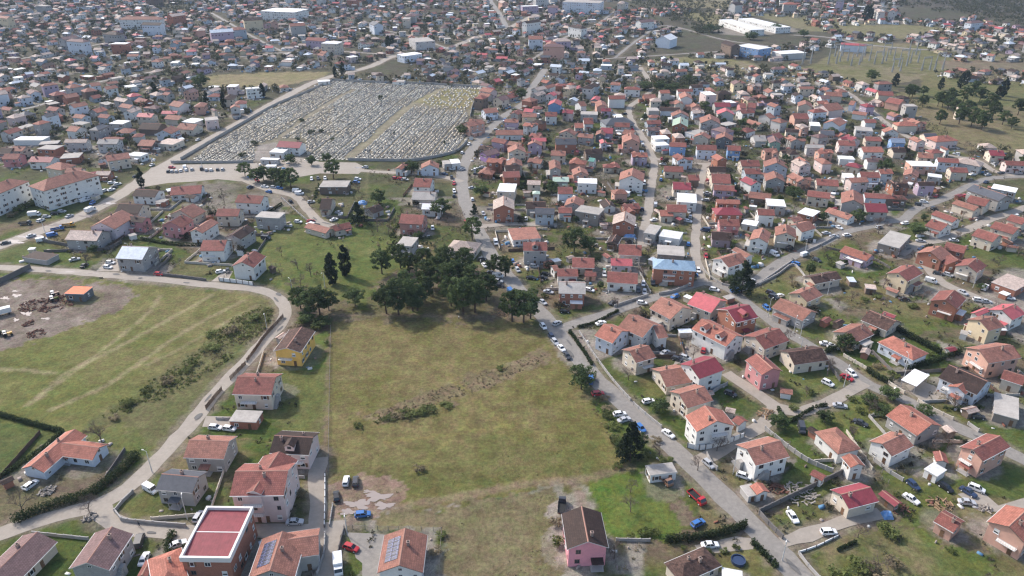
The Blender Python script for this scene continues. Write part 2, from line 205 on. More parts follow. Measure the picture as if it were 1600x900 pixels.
# ---- measured from the photograph: image points (1600 x 900) that are unprojected on to real planes ----
# type  ridge-a  ridge-b  eave-point  eave-height  wall  roof   (+ wing ...)   @landmark   !options   #name
HOUSES = """
g 49 727 116 671 69 738 3 bluewhite org + g 98 692 154 699 122 716 3 brick org @the red L shaped house
g 254 740 309 745 298 770 5.2 grey slt @the dark roofed grey house
g -10 897 57 832 88 848 3.2 cream mauve @the corner mauve roofed house
g 174 824 136 878 169 893 5.8 greyblock mauve @the mauve gabled grey house !w
h 258 872 262 892 290 884 5.0 white org
p 324 795 396 796 284 875 8.6 brick mar @the white parapet brick building #apartment_house
g 441 831 422 890 462 896 5.5 grey ter + g 440 844 496 836 487 868 5.2 grey ter @the solar panelled terracotta house !S
g 369 736 449 735 440 774 9.5 pinkwhite red + g 412 741 396 766 408 773 10.2 pinkwhite red + g 436 706 418 733 405 722 9.2 pinkwhite red @the tall pink apartment house !wB #apartment_house
g 430 680 488 683 481 711 5.6 pinkwhite brn @the brown roofed pink house !DB
g 297 687 357 689 341 717 5.2 grey ter @the terracotta roofed grey house !w
g 372 588 430 589 409 617 6 cream red @the cream lane house !B
f 369 640 411 642 360 658 3 brick con #garage @the brick garage
g 471 511 448 543 471 549 6 yellow mot @the yellow house !wBk
g 192 384 232 386 223 406 6 greyblock bmet @the metal roofed block house
f 55 392 92 397 50 404 2.5 grey brn #ruined_shed
g 111 359 159 361 135 376 5 grey pale @the pale roofed grey house
g 157 347 190 328 181 357 6 lilacwhite ter
g 195 336 228 340 205 346 5.5 pink brn
g 187 318 223 319 217 334 6 cream brn
g 213 295 248 297 240 308 4.5 white brn
g 268 292 315 289 302 303 3.2 white red + g 292 303 306 305 309 311 2.6 grey brn @the long red roofed bungalow
f 250 310 264 311 246 315 3 brick con #shed
g 281 328 301 318 298 343 4 cream ter
g 266 346 285 335 284 356 6 pink red @the solar panelled pink house !S
g 305 358 330 342 320 362 6 white ter !B
g 341 326 375 326 367 338 5.5 cream red
g 373 304 412 306 399 318 6 white red
g 363 366 386 351 379 372 6 grey brn
g 318 375 354 375 347 392 5.5 white red !B
g 378 409 397 392 397 418 6.2 white red @the white gabled house !
f 409 330 446 332 400 339 6.5 greyblock con @the grey block cube
f 505 282 548 282 504 292 4.5 brown con #shed @the long dark shed
g 503 310 519 310 493 327 3.5 cream brn
g 519 353 545 347 556 354 3 cream red + g 482 348 515 357 502 363 3 cream ter @the long cream bungalow
g 575 325 592 319 587 332 3 grey brn #shed
g 649 278 675 279 674 293 5 white red
g 646 299 681 300 645 312 4 cream con
g 661 317 691 318 658 327 4 white wht #shed
g 628 334 663 336 658 351 6 pinkbrick red @the red roofed pink house
f 630 369 654 371 632 384 5 grey con #shed
h 720 376 729 377 710 392 3.5 cream pale
g 787 320 787 306 804 327 7 brick pale @the beige roofed brick house
f 781 286 808 287 778 299 6 cream wht
g 786 268 811 267 810 277 5 brick red
g 789 258 811 257 812 266 5 grey brn
f 793 357 836 354 806 375 3.2 white ter @the low white framed house
g 818 378 854 378 854 392 7 grey red !D @the tall grey house
g 837 324 866 325 865 335 6 blugrey slt
g 822 315 852 315 851 326 4 grey brn
g 872 292 894 292 894 303 6 bluewhite red
g 896 316 900 306 911 321 5 grey ter
g 873 324 893 324 891 333 4 white red
f 908 320 945 326 902 330 6.5 concrete con @the bare concrete house
f 903 278 933 279 903 286 6 white wht @the white flat roofed house
g 908 268 905 260 920 273 5 salmon ter
g 864 276 888 276 888 284 4 grey grn @the green roofed shed #shed
y 838 298 838 299 844 306 4 white grn #kiosk
g 975 344 977 330 993 348 6 brick pale @the pale roofed brick house
g 987 274 989 262 1006 283 7 white ter
g 956 377 963 366 967 379 3 brown brn #barn
g 968 381 1002 383 1001 400 3.5 cream red
g 955 403 987 404 985 416 3.2 lilacwhite pnk
g 950 424 996 427 993 444 4 white red @the long white house !w
g 874 440 914 441 917 459 6 brick con @the grey roofed brick house
g 871 420 902 420 901 432 4 white red + g 863 415 870 414 862 424 3.5 salmon ter
g 895 402 928 403 926 419 3.5 cream red
g 914 425 931 425 930 432 2.5 salmon red #shed
h 1038 405 1070 407 1075 423 7.5 brick blu @the blue roofed house !B
f 1027 382 1069 385 1027 397 4 concrete con
f 1036 358 1068 363 1031 369 4 white wht
f 1016 350 1034 353 1015 365 5 grey con
g 1042 319 1072 320 1071 332 5 cream red + g 1031 328 1050 328 1051 338 3.4 white org
f 1058 301 1088 303 1057 315 5 white wht @the big white flat roof
g 1052 284 1079 285 1079 297 5 cream mar
g 1075 273 1091 273 1090 282 4 brown red
g 1038 259 1067 260 1067 269 4 cream red
g 1108 260 1132 260 1133 269 5 cream brn
g 1112 271 1140 272 1140 287 5 cream red
g 1116 288 1147 290 1146 299 6 lilac red
g 1120 311 1155 312 1155 319 6 brick org
h 1130 324 1144 324 1143 336 5 brick mar
g 1124 342 1154 343 1153 354 5 pink red
g 1113 361 1142 363 1142 376 4 mauve brn @the mauve walled house
g 1186 371 1192 356 1200 378 6 white ter @the white two storey house !B
g 1229 363 1228 350 1211 369 6 cream ter !B
g 1243 351 1264 345 1273 357 5 white ter
f 1258 324 1282 330 1249 333 4.5 brick wht
g 1236 341 1250 338 1247 346 3.5 cream ter
g 1296 324 1332 336 1324 343 3.2 white ter @the patched white bungalow
g 1263 297 1297 301 1290 310 5 cream red
g 1276 279 1309 281 1303 291 4.5 cream red
g 1334 312 1333 296 1350 316 6 grey ter @the wide brick gable
g 1351 301 1384 303 1385 311 4 bluewhite red
h 1388 304 1408 305 1411 312 4 brown red
g 1351 317 1383 318 1382 332 5 grey mar
g 1344 268 1373 269 1375 278 5.5 bluewhite red @the pale blue house
f 1315 270 1332 271 1314 277 4 white wht #shed
g 1163 263 1187 263 1188 272 5 blugrey red
g 1213 277 1209 267 1226 281 6 grey ter
g 1172 299 1205 303 1205 313 4 brown ter
f 1196 310 1225 312 1188 320 5 grey wht
g 1184 326 1209 327 1208 337 6 white red
f 1163 342 1186 346 1162 350 3 white wht #shed
g 1127 404 1156 395 1136 419 6 white ter + g 1150 386 1172 398 1164 402 4 white ter @the white L shaped house !wB
g 1089 456 1125 469 1106 487 5 cream pnk @the crimson roofed house
g 1034 464 1066 480 1047 499 5.5 cream ter @the terrace house
g 1137 484 1170 476 1152 504 6.5 brick mar @the maroon roofed brick house !wD
g 983 491 1020 507 998 525 5.5 white ter + g 1021 510 1035 508 1010 532 5 white ter @the white crossed gable house !w
g 944 506 971 517 951 534 5.5 bluewhite org @the pale blue corner house
g 984 548 1013 540 1026 558 5.5 cream ter !B @the terracotta balcony house
g 1097 498 1150 524 1135 542 6 white org @the long dormered house !DD
g 1180 526 1217 513 1198 545 5 cream red @the red roofed cream house
g 1232 550 1283 543 1243 570 4 cream mot @the mottled roof bungalow
g 1182 553 1207 575 1192 588 6.5 pink red @the pink cube house
g 1031 580 1069 573 1046 604 3.5 cream ter
g 1079 571 1116 558 1132 578 7 white mar @the tall crimson roofed house
g 1062 615 1100 604 1074 638 5 cream ter !B
g 1120 657 1102 634 1090 677 7 white org + g 1152 650 1162 657 1153 664 3 white red @the white corner house !BW
g 1168 701 1218 688 1183 727 6 white ter @the white gable by the road !
h 1305 675 1316 685 1296 697 4 white ter + g 1328 709 1341 724 1316 716 4.8 white org @the white hipped bungalow
g 1379 693 1411 678 1392 714 4.5 white ter @the pale blue bungalow
g 1408 632 1455 662 1432 681 4 grey org @the long orange roof
g 1521 702 1562 681 1534 722 6.5 salmon red @the big salmon house !B
f 1554 612 1592 622 1542 642 3.2 concrete con @the concrete shell
g 1484 570 1542 595 1522 615 5 bluewhite brn + g 1513 592 1497 604 1488 598 4.6 bluewhite org @the dark roofed white house !B
c 1429 576 1453 586 1397 589 3.2 white wht #carport @the white carport
h 1402 530 1424 541 1399 549 4 bluewhite org @the orange hipped house !B
g 1530 546 1578 538 1562 565 6.5 salmon ter + g 1560 543 1582 540 1568 562 6.6 salmon red @the salmon balcony house !B
g 1570 578 1602 588 1590 600 4 cream red
g 1531 500 1554 494 1549 516 6 yellowcream ter @the cream gabled house
g 1523 489 1543 481 1515 498 4.5 white pnk
g 1566 484 1586 475 1578 502 5 white pnk @the white pink roofed house
g 1477 468 1491 453 1507 470 6 brick red !B
g 1404 426 1427 414 1418 440 6 yellowcream red @the cream yellow house
g 1321 384 1362 398 1351 407 3.5 lilac org @the lilac bungalow
f 1391 360 1424 368 1363 377 4.5 concrete con @the concrete frame
g 1454 393 1470 384 1483 401 5 brick ter + g 1480 378 1510 385 1500 395 5 cream red + g 1486 398 1497 406 1482 417 4 white red @the three winged house
g 1512 414 1526 403 1529 426 5 cream red !B
g 1529 357 1561 367 1553 379 5 cream red @the beige orange roofed house
g 1556 346 1591 356 1582 366 5 cream red
g 1581 335 1605 342 1577 345 4 cream red
g 1463 329 1496 341 1492 349 4 white red
g 1457 342 1481 350 1475 363 4 white red
g 1495 312 1529 323 1523 330 4 cream ter
g 1517 305 1546 312 1528 320 5 cream red
g 1523 288 1573 305 1565 316 6 grey slt + f 1553 287 1591 294 1544 293 6 cream wht @the grey warehouse #warehouse
g 1434 284 1459 284 1458 290 6 lilac brn @the lilac house
g 1484 261 1510 262 1510 270 5 cream red
f 1450 270 1472 273 1449 275 4.5 grey wht #shed
g 1424 271 1426 263 1436 272 5 salmon ter
g 1266 432 1306 424 1313 436 3.5 cream mot #ruined_house @the ruined house
f 1574 427 1612 440 1548 440 3.6 brick pale
g 1249 458 1272 448 1262 472 4 yellowcream ter
g 1220 466 1267 486 1248 499 4 grey ter @the low terracotta house
g 1321 519 1349 506 1335 537 3.5 cream ter
g 1360 485 1399 501 1385 517 3.2 cream mot
f 1351 443 1368 445 1351 450 2.8 brown pale #shed
h 74 279 121 266 99 290 11 white ter @the white apartment block #apartment_block
h -16 291 14 279 20 294 11 white ter @the cropped apartment block #apartment_block
g 103 217 137 217 120 223 6 palegrey pale
g 155 217 186 217 154 225 6 palegrey con
f 32 213 78 213 30 219 3.6 white wht #shed
f 65 221 95 219 60 226 3.6 brown con #shed
g 165 243 200 238 170 252 6 cream ter
f 210 237 232 239 205 243 4 white wht #shed
g 50 244 84 245 83 254 4.5 white mar
h 90 253 96 254 76 263 6 cream ter
g 2 231 20 231 21 241 4 grey brn
g 22 228 40 229 42 237 5 cream ter
g 8 240 32 240 33 249 5 pink red
f 100 240 130 238 105 247 4 brick con
g 105 262 128 262 128 270 5 cream ter
g 152 267 173 267 146 274 3.5 brick pale
g 254 203 268 196 276 205 5 bluewhite ter
g 282 192 308 194 307 204 4 cream ter
f 262 216 288 218 244 224 4 cream pale
g 221 218 243 219 244 229 4 brown ter
f 300 184 320 186 292 191 4 white wht
h 332 169 336 171 344 177 5 cream mauve
g 262 179 284 181 280 188 4 cream ter
g 222 192 252 193 250 203 4 brown brn
g 272 157 288 160 270 166 5 white ter
g 728 191 752 186 739 197 7 salmon ter @the salmon lane house
g 755 170 775 168 772 176 5 bluewhite ter
g 789 186 810 187 810 192 6 lilac ter @the lilac flat faced house
g 775 203 817 203 817 211 3.5 white ter
g 755 237 775 232 769 242 4.5 purple mauve @the purple house
g 808 232 806 225 821 235 6 cream ter
g 804 254 803 246 816 256 6 cream ter
g 671 257 672 250 686 260 4.5 bluewhite ter
g 622 262 634 253 637 258 4 white ter
f 702 249 716 248 702 256 4 white wht
f 690 251 701 250 689 257 4 grey con
g 866 160 869 154 876 165 6 blue pnk @the light blue gable
g 852 175 870 175 870 182 6 white red
g 816 177 838 177 838 183 6 yellowcream ter
g 903 159 912 158 918 165 5 white ter
g 941 163 938 156 950 168 6 salmon ter
g 951 149 976 149 976 155 7 white red
f 1010 168 1027 168 1010 173 5 grey con
h 956 184 974 183 943 196 4 blugrey slt @the slate hipped house
g 961 191 984 192 984 199 5 grey red
g 987 217 985 207 1000 222 7 salmon ter @the tall salmon gable
g 976 202 992 204 992 212 5 cream ter
g 938 208 940 202 945 214 5 darkgrey ter
g 940 199 958 200 958 209 5 lilac mar
g 912 184 926 184 927 194 5 white red
g 898 192 911 192 912 200 5 grey org
g 885 204 890 200 898 211 5 cream ter
g 868 216 900 216 900 226 6 brick slt @the slate roofed house
g 835 222 837 218 847 226 6 lilac ter
g 831 215 853 215 853 221 5 cream pnk
g 862 235 884 236 884 244 5 cream ter
g 868 261 866 249 877 264 6 grey ter
g 922 246 930 247 935 254 5 white teal @the teal roofed house
g 944 222 941 217 952 229 5 lilacwhite pnk
g 914 233 940 232 940 240 4 brown brn
g 1073 150 1070 143 1083 156 7 white ter
g 1032 167 1062 168 1062 174 4 bluewhite brn
g 1064 176 1062 171 1076 180 5 white ter
g 1063 192 1064 182 1075 196 6 brick lgrn @the pale green gable
g 1111 186 1109 178 1125 190 7 grey ter
g 1135 173 1133 168 1147 178 6 palegrey pnk
g 1116 160 1140 160 1140 167 5 grey mar
g 1155 161 1164 161 1165 169 5 pink red
g 1170 160 1182 161 1182 169 5 pink red
g 1195 178 1203 176 1210 184 5 palegrey ter
g 1096 210 1100 206 1108 217 5 cream ter
g 1132 213 1133 206 1145 218 6 darkgrey ter
g 1047 222 1072 223 1072 230 6 blue red @the deep blue house
g 1089 226 1119 227 1119 235 6 bluewhite red
g 1137 227 1157 228 1157 236 6 blue red
f 1017 212 1040 211 1016 218 5.5 white wht
f 1018 222 1039 221 1017 228 4 white wht
g 1012 199 1031 199 1031 204 4 blugrey mauve
g 1177 211 1195 211 1196 221 4 palegrey con
g 1212 220 1208 212 1221 225 5 green mauve @the green walled house
g 1157 250 1185 250 1186 260 5 cream red
g 1214 254 1212 246 1230 258 6 blugrey ter
g 1290 143 1315 144 1315 151 5 cream ter
g 1285 163 1308 160 1308 172 6 pinkwhite ter
g 1330 157 1337 158 1343 166 5 bluewhite ter
g 1259 162 1258 156 1269 165 5 cream ter
g 1239 177 1261 177 1261 186 5 salmon red
f 1264 190 1280 191 1263 196 4 grey wht
g 1300 189 1312 183 1320 193 5 bluewhite ter
g 1334 173 1355 176 1354 181 4 white ter
g 1350 186 1367 186 1367 192 4 white red
f 1335 197 1362 199 1333 203 5 palegrey con
g 1282 203 1303 204 1303 212 5 cream slt
g 1310 219 1335 220 1335 228 6 pinkwhite red
g 1352 213 1376 214 1376 221 4 cream red
g 1346 229 1377 229 1377 238 5 white org
g 1260 225 1287 226 1287 232 5 palegrey con
g 1354 247 1378 247 1378 253 5 white mauve
h 1333 254 1338 255 1347 264 4 cream mar
g 1228 201 1248 202 1248 207 4 cream brn
f 1308 243 1332 244 1307 248 4 white wht
h 1408 190 1422 190 1418 197 5 cream org
g 1395 202 1390 198 1405 207 5 white ter
g 1392 215 1413 216 1414 224 6 blue sltblue @the blue walled house
g 1393 230 1413 230 1414 238 4 cream brn
g 1443 208 1462 208 1465 216 4 cream slt
h 1466 212 1480 211 1480 221 5 pinkwhite org
g 1472 228 1482 233 1490 238 5 white red
g 1465 246 1497 248 1497 255 6 bluewhite red
h 1508 247 1524 250 1518 258 5 palegrey pale
g 1435 238 1458 240 1458 248 5 cream ter
f 1415 251 1453 252 1414 259 5 salmon wht
g 1545 234 1567 235 1568 244 4.5 cream mar
g 1570 251 1600 252 1596 259 5 pinkwhite red
g 1372 142 1395 143 1400 150 5 cream red
g 1390 152 1412 156 1412 165 5 salmon red
h 195 23 245 23 222 30 14 white ter @the far orange roofed block #apartment_block
f 430 12 482 14 428 18 12 white wht @the far white block #apartment_block
f 511 64 536 65 510 68 12 cream wht @the far cream cube block #apartment_block
f 383 137 408 135 377 140 8 white wht @the white office block #office_block
f 1170 68 1206 74 1166 74 10 blue wht @the light blue office block #office_block
f 1206 80 1245 78 1210 85 6 palegrey wht @the far white hall #warehouse
f 1144 30 1195 46 1140 36 7 white wht @the near white terrace row #terrace_row
f 1175 28 1236 42 1170 33 7 white wht @the rear white terrace row #terrace_row
g 1315 64 1355 66 1350 71 7 bluewhite pnk @the far crimson roofed hall #warehouse
g 1036 56 1048 52 1056 60 9 bluewhite wht @the far white gable
f 887 -1 944 1 886 3 16 bluewhite con @the far blue office tower #office_block
f 638 60 668 58 632 67 9 palegrey con @the far grey cube #office_block
f 620 85 648 81 616 90 7 bluewhite wht @the far white shop #shop_building
g 437 220 472 222 474 232 5 white mar + f 430 231 452 232 428 238 4 white wht @the cemetery chapel #chapel
f 410 246 438 247 409 249 3.2 palegrey wht #gatehouse @the cemetery gatehouse
f 417 257 433 257 415 260 2.8 white wht #kiosk
g 909 792 919 845 952 861 6.3 hotpink brn @the hot pink gabled house !w
g 633 826 624 882 664 868 4.5 white ter @the solar roofed white bungalow !S
h 1069 881 1099 868 1118 888 3.5 cream mot @the mottled hipped bungalow
f 1128 886 1160 892 1122 906 3 white wht #shed
g 1315 772 1359 761 1323 796 4 cream mar @the maroon roofed cottage
g 1271 735 1288 744 1266 741 2.8 white red #shed
g 1472 800 1500 816 1480 827 3.5 salmon red @the salmon hut #shed
g 1577 822 1605 796 1542 815 6 salmon org @the corner balcony house !B
g 1380 767 1404 785 1374 773 2.4 brown mar #shed
f 1459 722 1480 734 1448 735 2.8 white wht #shed
f 1008 727 1050 722 1022 742 3 white con @the roofless white ruin #ruined_house
f 1156 759 1174 755 1170 776 2.4 grey con #shed
g 1183 754 1193 766 1180 770 3 white org #shed
f 115 447 145 448 113 459 3.6 darkgrey orgm @the orange machine shed #machine_shed
"""
# x y (base), direction in the image, colour, type
CARS = """
236 767 1 .5 white van|49 760 1 -.7 white hatch|311 810 1 -1.5 silver suv|219 848 .3 -1 dark van|278 853 1 -.4 white sedan|226 876 .5 -1 white sedan|461 818 1 0 silver sedan
541 754 .15 -1 white hatch|556 755 .08 -1 dark suv|526 778 -.03 -1 black hatch|567 806 1 -.12 blue hatch|549 858 1 .35 red hatch|529 888 0 1 white box|878 794 .1 -1 dark truck
1107 727 .8 .7 silver hatch|1162 746 1 .3 white hatch|1088 781 .7 .6 red truck|1090 820 1 -.5 blue hatch|1109 854 1 -.1 white sedan|1238 810 .5 .8 white sedan|1038 752 .7 .7 rust truck
1294 834 1 -.08 white suv|1426 760 .7 .6 darkblue hatch|1423 782 .9 .6 white sedan|1477 764 .7 .5 black hatch|1525 766 1 .4 white suv|1512 771 1 .6 darkblue sedan|1510 787 1 .1 silver sedan
337 670 1 .1 white hatch|359 672 1 .1 white hatch|849 512 .6 .7 white hatch|862 528 .6 .7 darkblue hatch|867 536 .6 .7 silver hatch|877 546 .6 .7 white sedan|886 558 .6 .7 dark sedan
923 596 .1 -1 blue van|934 617 1 -.12 red hatch|968 649 1 -.15 white hatch|975 658 1 -.3 silver sedan|1013 629 1 -.2 white hatch|1044 680 .7 .5 white sedan|1001 671 .6 .7 blue hatch
1058 563 1 .3 dark hatch|1071 561 1 .3 silver hatch|1031 548 1 -.5 black hatch|1039 553 1 -.5 silver sedan|1099 549 .2 -1 red hatch|1141 617 1 .4 dark hatch|1252 672 .3 1 dark van
1293 601 1 .5 white suv|1323 592 1 .5 red sedan|1330 585 .8 .6 white hatch|1302 544 1 .2 white hatch|1344 663 1 .4 dark sedan|1512 647 1 .1 white hatch|1527 653 1 .1 dark hatch|1312 636 1 .1 silver sedan
1290 539 1 .1 white sedan|1301 544 1 .1 white hatch|1412 469 1 0 dark sedan|1465 429 1 .2 dark hatch|1481 431 1 .3 silver hatch|1454 441 1 .3 white van|1539 452 1 -.7 white van|1504 459 1 .5 silver sedan|1576 467 1 .2 white sedan|1528 471 1 .1 white suv|1540 473 1 .1 silver sedan
1173 440 1 -.4 white hatch|1091 424 .3 1 white hatch|1005 445 .1 1 white hatch|1007 458 .1 1 silver hatch|997 455 .1 1 dark hatch|1020 443 .1 1 dark van|1003 475 1 .1 white hatch|1204 459 1 .3 dark hatch|1208 466 1 .3 dark suv|1218 464 1 -.4 white hatch|1210 399 1 .5 white van|1257 400 1 -.3 white van|1276 408 1 .4 dark hatch
778 433 1 .1 white van|778 441 1 .1 silver sedan|780 448 1 .1 dark sedan|768 428 1 .3 dark sedan|835 418 1 .1 silver suv|830 436 1 .1 black sedan|848 436 1 .1 black sedan|853 430 1 .1 black hatch|857 458 1 .2 silver sedan|848 474 1 .6 silver sedan|882 488 1 0 black hatch|895 479 1 .1 white truck|921 455 1 .2 white hatch|801 411 .2 1 blue hatch|944 430 .1 1 white hatch
169 419 1 .1 white hatch|173 412 1 .1 white hatch|117 407 1 -.2 silver sedan|9 381 1 -.2 dark sedan|66 377 1 -.2 white van|345 426 1 -.2 white hatch|356 425 .1 1 dark hatch
49 370 1 -.3 silver sedan|109 339 1 -.4 silver sedan|86 335 1 -.1 black hatch|97 332 1 -.1 silver hatch|64 346 1 -.4 white hatch|73 340 1 0 silver hatch|55 338 1 -.1 white box|40 351 1 -.05 dark truck|132 315 1 -.3 white van|141 312 1 -.3 white hatch|151 306 1 -.3 white sedan|158 301 1 -.3 white hatch|165 299 1 -.3 white hatch|174 298 1 -.3 white sedan|178 294 1 -.3 dark sedan|184 289 1 -.2 white hatch|175 287 1 -.2 white hatch|142 331 1 -.4 white box|90 360 1 -.2 blue truck|107 354 1 -.1 yellow truck|82 369 1 -.2 blue van
263 269 .2 -1 dark hatch|269 269 .2 -1 silver hatch|276 269 .2 -1 silver hatch|283 268 .2 -1 white hatch|291 267 .2 -1 white hatch|300 266 .2 -1 silver hatch|289 263 .2 -1 white van|323 267 .1 -1 silver hatch|330 267 .1 -1 white hatch|340 266 .1 -1 dark hatch|348 266 .1 -1 silver hatch|315 265 .1 -1 dark van
414 293 1 .1 white sedan|428 294 1 .1 silver hatch|437 295 1 .1 blue hatch|464 300 1 0 white van|468 304 1 0 white van|487 281 .1 1 white hatch|497 280 .1 1 dark hatch|508 280 .1 1 white hatch|466 348 1 .1 white hatch|416 374 1 .1 dark van|557 286 1 .1 blue hatch|559 281 1 .1 white hatch|530 334 1 .2 silver sedan
708 265 1 -.2 white sedan|722 266 1 -.2 silver hatch|742 266 .3 -1 white hatch|742 272 .3 -1 dark hatch|754 263 1 .1 silver sedan|768 262 1 .1 silver sedan|738 295 1 0 silver sedan|676 358 .1 1 white hatch|822 343 .1 -1 white hatch|618 280 1 .1 red hatch|627 281 1 .1 red hatch|633 282 1 .1 white hatch
987 317 1 0 dark hatch|971 307 1 0 white truck|1006 288 .1 1 white van|999 299 1 0 blue van|1049 311 1 -.2 dark hatch|1075 347 1 .2 white hatch|1105 303 1 0 silver sedan|1022 345 1 -.2 white sedan|1106 307 1 .1 dark hatch
1310 357 1 .4 white sedan|1323 369 1 -.1 white hatch|1303 371 1 0 silver sedan|1291 366 1 0 silver sedan|1399 326 1 .1 dark hatch|1234 296 1 -.4 white sedan|1257 275 1 -.3 white hatch|1443 317 1 .1 white suv|1435 321 1 .1 dark suv|1478 367 1 -.3 white hatch|1438 378 1 .1 silver sedan|1576 316 1 -.1 dark sedan|1519 274 1 -.1 white sedan|1490 377 1 .1 white sedan
"""
# kind x y(base) height width
TREES = """
pine 484 494 10 9|pine 500 492 12 10|pine 470 482 9 8|pine 514 485 8 8|pine 555 477 7 9|pine 604 490 12 10|pine 623 492 14 11|pine 645 486 13 10|pine 597 428 11 9|pine 626 419 11 8|pine 653 486 10 8|pine 666 450 12 9|pine 684 440 12 9|pine 697 457 13 10|pine 715 448 12 9|pine 724 491 15 12|pine 742 488 14 11|pine 760 470 12 9|pine 735 455 11 10|pine 632 468 12 9|pine 664 470 11 8|pine 705 478 12 9|pine 640 430 10 7|pine 662 425 11 8|pine 700 428 12 9|pine 728 425 11 9|pine 772 430 9 7|pine 790 432 9 7|oak 478 503 4 7|oak 505 510 4 7|pine 800 502 13 9|pine 818 504 13 11|pine 829 498 11 7
cypress 520 444 14 5.2|cypress 540 431 14 5|oak 908 608 9 8.5|fir 984 720 13 7.5|oak 974 712 6 5.5|oak 997 702 6 5|fir 1158 458 14 9|oak 1142 444 4 5|pine 690 338 9 10|pine 738 374 11 9|pine 897 394 11 12|oak 922 396 8 8|oak 862 301 7 8
pine 383 275 8 8|pine 402 285 8 9|pine 412 282 8 8|pine 440 291 10 9|pine 455 293 11 10|pine 428 285 8 8|pine 521 279 11 9|oak 487 258 6 6|oak 455 256 6 8|oak 510 254 6 6|oak 643 272 8 9|cypress 222 292 11 3.8|fir 560 349 11 8|oak 592 318 8 8|oak 752 306 6 8|fir 741 336 6 4
pine 1441 167 9 8|pine 1465 166 11 9|pine 1472 168 12 9|pine 1468 194 10 8|pine 1498 194 14 11|pine 1517 198 14 10|pine 1533 203 13 11|pine 1566 195 10 8|pine 1580 201 8 7|pine 1490 178 11 10|pine 1480 172 11 10|pine 1510 180 11 10|pine 1505 160 12 10|pine 1520 150 12 10|pine 1545 170 12 10|pine 1530 160 12 10|pine 1590 180 12 10|pine 1550 185 12 10|oak 1535 168 6 7|pine 1420 152 10 9|pine 1425 152 10 9|pine 1362 126 9 13|cypress 1398 135 11 6|cypress 1469 140 10 5|cypress 1500 138 13 6|cypress 1560 155 14 6|cypress 1567 150 14 6|cypress 1508 133 12 5|pine 1442 150 8 7|pine 1485 160 11 10|pine 1600 265 8 9
cypress 351 170 13 4.5|cypress 324 165 11 4.5|cypress 524 121 10 4|cypress 536 118 12 5|cypress 243 152 12 5|oak 315 137 12 14|cypress 411 152 11 5|cypress 395 153 8 5|cypress 791 90 13 4|cypress 781 89 11 5|cypress 918 118 12 4|cypress 1047 103 9 5|cypress 1351 33 20 9|cypress 1357 33 20 9|cypress 607 75 13 7|cypress 613 74 11 6|oak 1110 50 9 20|oak 1212 50 10 14|oak 1173 62 9 16|oak 1255 58 9 12|oak 668 38 10 12
oak 1160 200 7 8|oak 1060 205 7 9|oak 1150 215 7 8|oak 1040 170 7 9|oak 1100 170 6 8|oak 1297 215 7 9|oak 1382 268 8 9|oak 1240 310 7 9|oak 1340 345 6 8|oak 1225 274 7 5|oak 725 210 7 10|oak 815 155 9 9|oak 805 182 6 7|oak 1430 367 6 8|oak 1520 560 5 6|oak 1320 545 6 7|oak 1288 660 4 5|oak 1215 668 5 6|oak 1030 645 4 6|oak 1390 622 4 6|oak 1356 633 4 5|oak 1376 650 4 6|oak 1445 650 4 5|oak 955 548 3 4|oak 832 465 4 5
oak 1010 140 7 14|oak 1030 140 7 14|oak 1050 143 7 14|oak 1075 130 7 14|oak 1035 150 6 9
bare 160 694 9 9|bare 37 802 8 9|bare 141 804 7 8|bare 137 417 7 6|bare 470 446 6 9|bare 455 450 5 7|bare 486 432 7 9|bare 1030 716 5 6|bare 1372 365 9 10|bare 590 362 8 8|bare 327 330 8 8|bare 352 322 8 7|bare 484 322 7 8|bare 1005 432 5 8|bare 1012 405 6 8|bare 945 350 6 9|bare 955 375 6 8|bare 720 345 6 7|bare 720 365 6 10|bare 1120 705 5 8|bare 1385 480 5 7|bare 1330 470 5 7|bare 960 872 6 9|bare 985 800 5 7|bare 985 770 5 6|bare 1340 840 5 7|bare 1368 890 5 9|bare 1480 700 6 8|bare 1490 640 6 10|bare 1510 615 6 9|bare 1400 300 6 8|bare 1100 214 6 9|bare 1170 235 6 9|bare 1150 240 6 9|bare 575 345 6 8|bare 630 350 6 8|bare 440 400 5 6|bare 465 420 5 7|bare 545 400 5 7|bare 560 300 6 9|bare 1240 330 6 7|bare 1440 470 6 8|bare 965 480 5 8|bare 1075 540 5 6|bare 890 490 5 7|bare 1560 415 6 9|bare 1590 400 6 9|bare 1380 450 5 6|bare 1310 480 5 6|bare 250 410 5 7|bare 280 415 4 6|bare 1260 620 4 5|bare 1090 735 5 6|bare 1350 725 4 5|bare 1455 700 6 8|bare 1250 300 6 8|bare 930 300 5 7|bare 770 345 5 5|bare 700 350 5 7
"""
